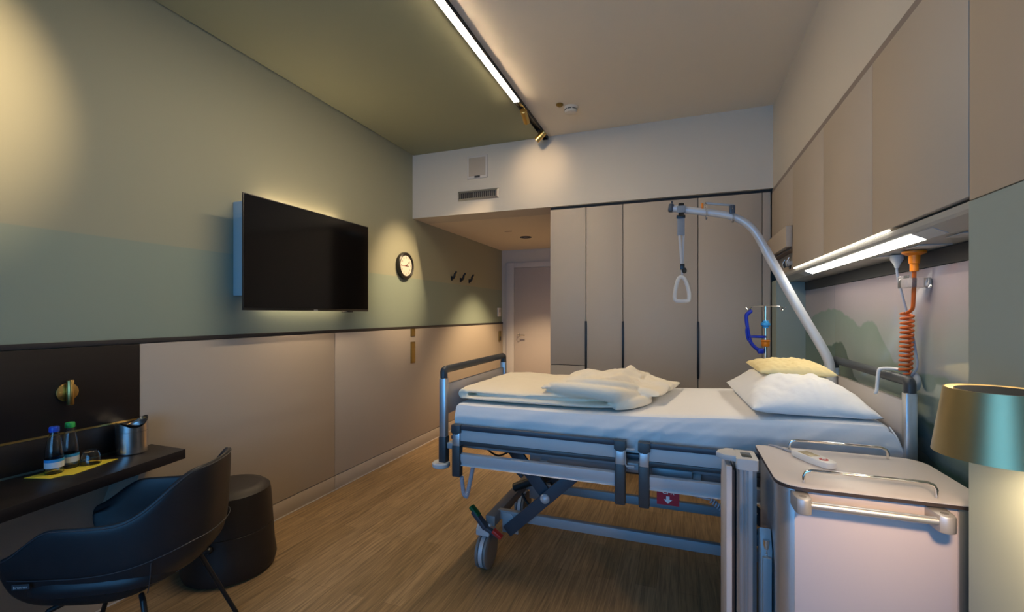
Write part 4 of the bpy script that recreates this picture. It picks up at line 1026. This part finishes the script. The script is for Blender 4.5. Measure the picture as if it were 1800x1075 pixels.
MB().prism(rrect(cx0, cx1, cy0, cy1, .05, rs=(.07, .012, .07, .03)), (ct - .0125, ct - .0025), 'Z').build('top_core', M['edge_dark'], bc)
B(cx0 + .038, cx1 - .086, cy0 + .020, cy0 + .036, .10, ct - .015, bev=.001).build('front_panel', M['cab_front'], bc)
B(cx0 + .03, cx1 - .03, cy0 + .04, cy1 - .03, .10, ct - .016).build('carcass', M['cab_front'], bc, smooth=False)
def cpost(poly): return MB().prism(poly, (.085, ct - .012), 'Z', bev=.0015)
# rounded corner posts
def arcpost(cx, cy, r0, r1, a0, a1, n=10):
    o = [(cx + r1 * math.cos(math.radians(a0 + (a1 - a0) * k / n)), cy + r1 * math.sin(math.radians(a0 + (a1 - a0) * k / n))) for k in range(n + 1)]
    i = [(cx + r0 * math.cos(math.radians(a1 + (a0 - a1) * k / n)), cy + r0 * math.sin(math.radians(a1 + (a0 - a1) * k / n))) for k in range(n + 1)]
    return o + i
cpost(arcpost(cx0 + .053, cy0 + .065, .028, .050, 172, 262)).build('corner_post', M['alu'], bc)
cpost(arcpost(cx1 - .092, cy0 + .102, .060, .088, 274, 352)).build('corner_post', M['alu'], bc)
B(cx0 + .010, cx0 + .030, cy0 + .075, cy1 - .06, .10, ct - .016, bev=.002).build('side_panel', M['alu'], bc)
B(cx1 - .030, cx1 - .008, cy0 + .075, cy1 - .06, .10, ct - .016, bev=.002).build('side_panel', M['cab_front'], bc)
for x in (cx0 + .06, cx1 - .06):
    for y in (cy0 + .07, cy1 - .07):
        w_ = MB().lathe([(0, -.012), (.03, -.012), (.035, -.006), (.035, .006), (.03, .012), (0, .012)], axis='X', mtx=Matrix.Translation((x, y, .035))).build('castor', M['black_plastic'], bc)
        B(x - .018, x + .018, y - .018, y + .018, .06, .10, bev=.003).build('castor_fork', M['plastic_grey'], w_)
def gallery(xa, xb, y):
    MB().tube([(xa, y, ct - .002), (xa, y, ct + .022), (xa + .006, y, ct + .034), (xa + .020, y, ct + .040), (xb - .020, y, ct + .040), (xb - .006, y, ct + .034), (xb, y, ct + .022), (xb, y, ct - .002)], .0048, n=10).build('gallery_rail', M['chrome'], bc)
gallery(.360, .681, 1.600); gallery(.395, .70, 1.965)
MB().cyl((.325, 1.522, .848), (.685, 1.522, .848), .0105).build('push_handle', M['alu'], bc)
for x, s in ((.342, 1), (.668, -1)):
    poly = [(x - .022, 1.59), (x + .022, 1.59), (x + .022, 1.53), (x + .018, 1.512), (x + .006, 1.503), (x - .008, 1.503), (x - .018, 1.510), (x - .022, 1.53)]
    k_ = MB().prism(poly, (.822, .868), 'Z', bev=.004).build('handle_lug', M['cast_grey'], bc)
    MB().lathe([(0, 0), (.009, 0), (.009, .001), (0, .001)], c=(x, 1.530, .868)).build('lug_screw', M['grey_brown'], k_)
# folded table leaf and its column
tl = MB().prism([(1.73, .12), (1.955, .12), (1.955, .70), (1.945, .78), (1.915, .84), (1.87, .872), (1.73, .872)], (.158, .176), 'X', bev=.002).build('table_leaf', M['cab_top'], bc)
B(.176, .184, 1.732, 1.95, .13, .86).build('leaf_core', M['edge_dark'], tl, smooth=False)
mb = MB()
prof = [(.190, 1.73), (.198, 1.722), (.206, 1.728), (.212, 1.722), (.220, 1.728), (.226, 1.722), (.238, 1.722), (.252, 1.735), (.252, 1.83), (.190, 1.83)]
mb.prism(prof, (.05, .872), 'Z'); col_ = mb.build('column', M['alu'], bc)
mb = MB(); mb.prism(rrect(.188, .256, 1.716, 1.835, .008), (.868, .905), 'Z', bev=.003); mb.build('column_head', M['plastic_grey'], bc)
mb = MB(); mb.prism([(.190, 1.735), (.190, 1.835), (.165, 1.835), (.135, 1.80), (.128, 1.775), (.150, 1.745)], (.888, .908), 'Z', bev=.003); mb.build('release_lever', M['plastic_grey'], bc)
B(.208, .240, 1.745, 1.80, .9035, .9065, bev=.001).build('display', M['lcd_dark'], bc)
B(.205, .250, 1.74, 1.80, .02, .06, bev=.003).build('column_foot', M['plastic_dark'], bc)
mb = MB(); mb.prism([(1.70, .30), (1.74, .30), (1.74, .62), (1.76, .66), (1.72, .68), (1.69, .62)], (.258, .292), 'X', bev=.003); mb.build('swing_bracket', M['grey_paint'], bc)
B(.262, .288, 1.675, 1.70, .30, .60, bev=.003).build('bracket_cover', M['grey_paint'], bc)
MB().cyl((.275, 1.70, .585), (.275, 1.70, .65), .010).build('bracket_bolt', M['chrome'], bc)
B(.252, .298, 1.75, 1.80, .16, .22, bev=.003).build('column_mount', M['grey_dark'], bc)
B(.252, .298, 1.75, 1.80, .60, .64, bev=.003).build('column_mount', M['grey_dark'], bc)
MB().tube([(.262, 1.86, .84), (.255, 1.88, .76), (.25, 1.90, .66), (.262, 1.89, .645), (.275, 1.89, .66)], .004, n=8, smooth=5).build('bag_hook', M['chrome'], bc)

# nurse handset lying on the cabinet
hs = thing('handset', 'white nurse-call handset with screen and red button on the cabinet top', 'handset', (.442, 1.835, ct))
p0 = Vector((.404, 1.905)); p1 = Vector((.482, 1.765)); ax = (p1 - p0); Lh = ax.length; ang = math.atan2(ax.y, ax.x)
hm = Matrix.Translation((p0.x, p0.y, ct + .001)) @ Matrix.Rotation(ang, 4, 'Z')
mb = MB(); mb.prism([(0, -.019), (.012, -.026), (Lh * .5, -.026), (Lh - .02, -.025), (Lh - .005, -.018), (Lh, -.006), (Lh, .006), (Lh - .005, .018), (Lh - .02, .025), (Lh * .5, .026), (.012, .026), (0, .019)], (0, .022), 'Z', bev=.005); mb.xf(hm); mb.build('body', M['plastic_white'], hs)
mb = MB(); mb.box(.030, .088, -.019, .019, .0215, .0228, .0005); mb.xf(hm); mb.build('screen', M['lcd'], hs)
mb = MB(); mb.lathe([(0, 0), (.014, 0), (.0135, .002), (0, .003)], c=(.122, 0, .0215)); mb.xf(hm); bt = mb.build('call_button', M['red'], hs); bt['label'] = 'round red call button with white cross'
mb = MB(); mb.box(.115, .129, -.0016, .0016, .0242, .0250); mb.box(.1204, .1236, -.007, .007, .0242, .0250); mb.xf(hm); mb.build('cross', M['plastic_white'], bt, smooth=False)
MB().tube([(.405, 1.905, ct + .012), (.392, 1.93, ct + .006), (.375, 1.96, ct + .005), (.345, 2.0, ct + .004), (.33, 2.012, ct - .01), (.325, 2.018, ct - .08)], .0038, n=8, smooth=6).build('cord', M['grey_cable'], hs)

# ------------------------------------------------------------------ gold wall lamp on the sage panel
gx, gy, gz = .575, 1.130, 1.128
gl = thing('wall_lamp', 'champagne gold conical wall lamp on the sage panel, lit', 'lamp', (XR, gy, gz))
MB().lathe([(.096, 0), (.078, .128), (.075, .128), (.093, 0), (.096, 0)], c=(gx, gy, gz), n=64).build('shade', M['brass_matt'], gl)
MB().lathe([(0, .112), (.0745, .112), (.0745, .116), (0, .116)], c=(gx, gy, gz), n=48).build('diffuser', M['lamp_ring'], gl)
MB().lathe([(0, .1175), (.062, .1175), (.062, .127), (0, .127)], c=(gx, gy, gz), n=48).build('top_disc', M['dark_cap'], gl)
MB().lathe([(0, .02), (.088, .02), (.088, .024), (0, .024)], c=(gx, gy, gz), n=48).build('diffuser', M['lamp_ring'], gl)
MB().cyl((gx + .078, gy, gz + .06), (XR, gy, gz + .06), .010).build('arm', M['brass_matt'], gl)
MB().lathe([(0, 0), (.03, 0), (.03, .012), (0, .012)], axis='X', mtx=Matrix.Translation((XR - .012, gy, gz + .06))).build('rosette', M['brass_matt'], gl)
ld = bpy.data.lights.new('bedside', 'SPOT'); ld.energy = 7; ld.color = (1, .66, .36); ld.shadow_soft_size = .04; ld.spot_size = math.radians(160); ld.spot_blend = .5
lo = bpy.data.objects.new('wall_lamp_beam', ld); COL.objects.link(lo); lo.parent = gl; lo.location = Vector((gx, gy, gz + .012)) - Vector(gl.location)

# ------------------------------------------------------------------ world, camera, view
wd = bpy.data.worlds.new('dusk'); SC.world = wd; wd.use_nodes = True
bg = wd.node_tree.nodes['Background']; bg.inputs['Color'].default_value = (.13, .45, .95, 1); bg.inputs['Strength'].default_value = 1.75
pd = bpy.data.lights.new('portal', 'AREA'); pd.shape = 'RECTANGLE'; pd.size = 2.6; pd.size_y = 1.95; pd.cycles.is_portal = True
po = bpy.data.objects.new('window_portal', pd); COL.objects.link(po); po.location = (-.875, YN - .12, 1.45); po.rotation_euler = (PI / 2, 0, 0)

cd = bpy.data.cameras.new('camera'); cam = bpy.data.objects.new('camera', cd); COL.objects.link(cam)
cd.sensor_width = 36; cd.lens = 36 * 792 / 1800; cd.shift_y = 14.5 / 1800; cd.clip_start = .02
cam.location = (0, 0, 1.40); cam.rotation_euler = (PI / 2, 0, math.atan(292 / 792))
SC.camera = cam
SC.view_settings.view_transform = 'Standard'; SC.view_settings.look = 'None'
SC.view_settings.exposure = 1.55; SC.view_settings.gamma = 1.0; SC.view_settings.use_curve_mapping = False
SC.cycles.max_bounces = 10; SC.cycles.diffuse_bounces = 6; SC.cycles.glossy_bounces = 5; SC.cycles.transmission_bounces = 8
SC.cycles.caustics_reflective = False; SC.cycles.caustics_refractive = False; SC.cycles.sample_clamp_indirect = 6
SC.cycles.use_denoising = True
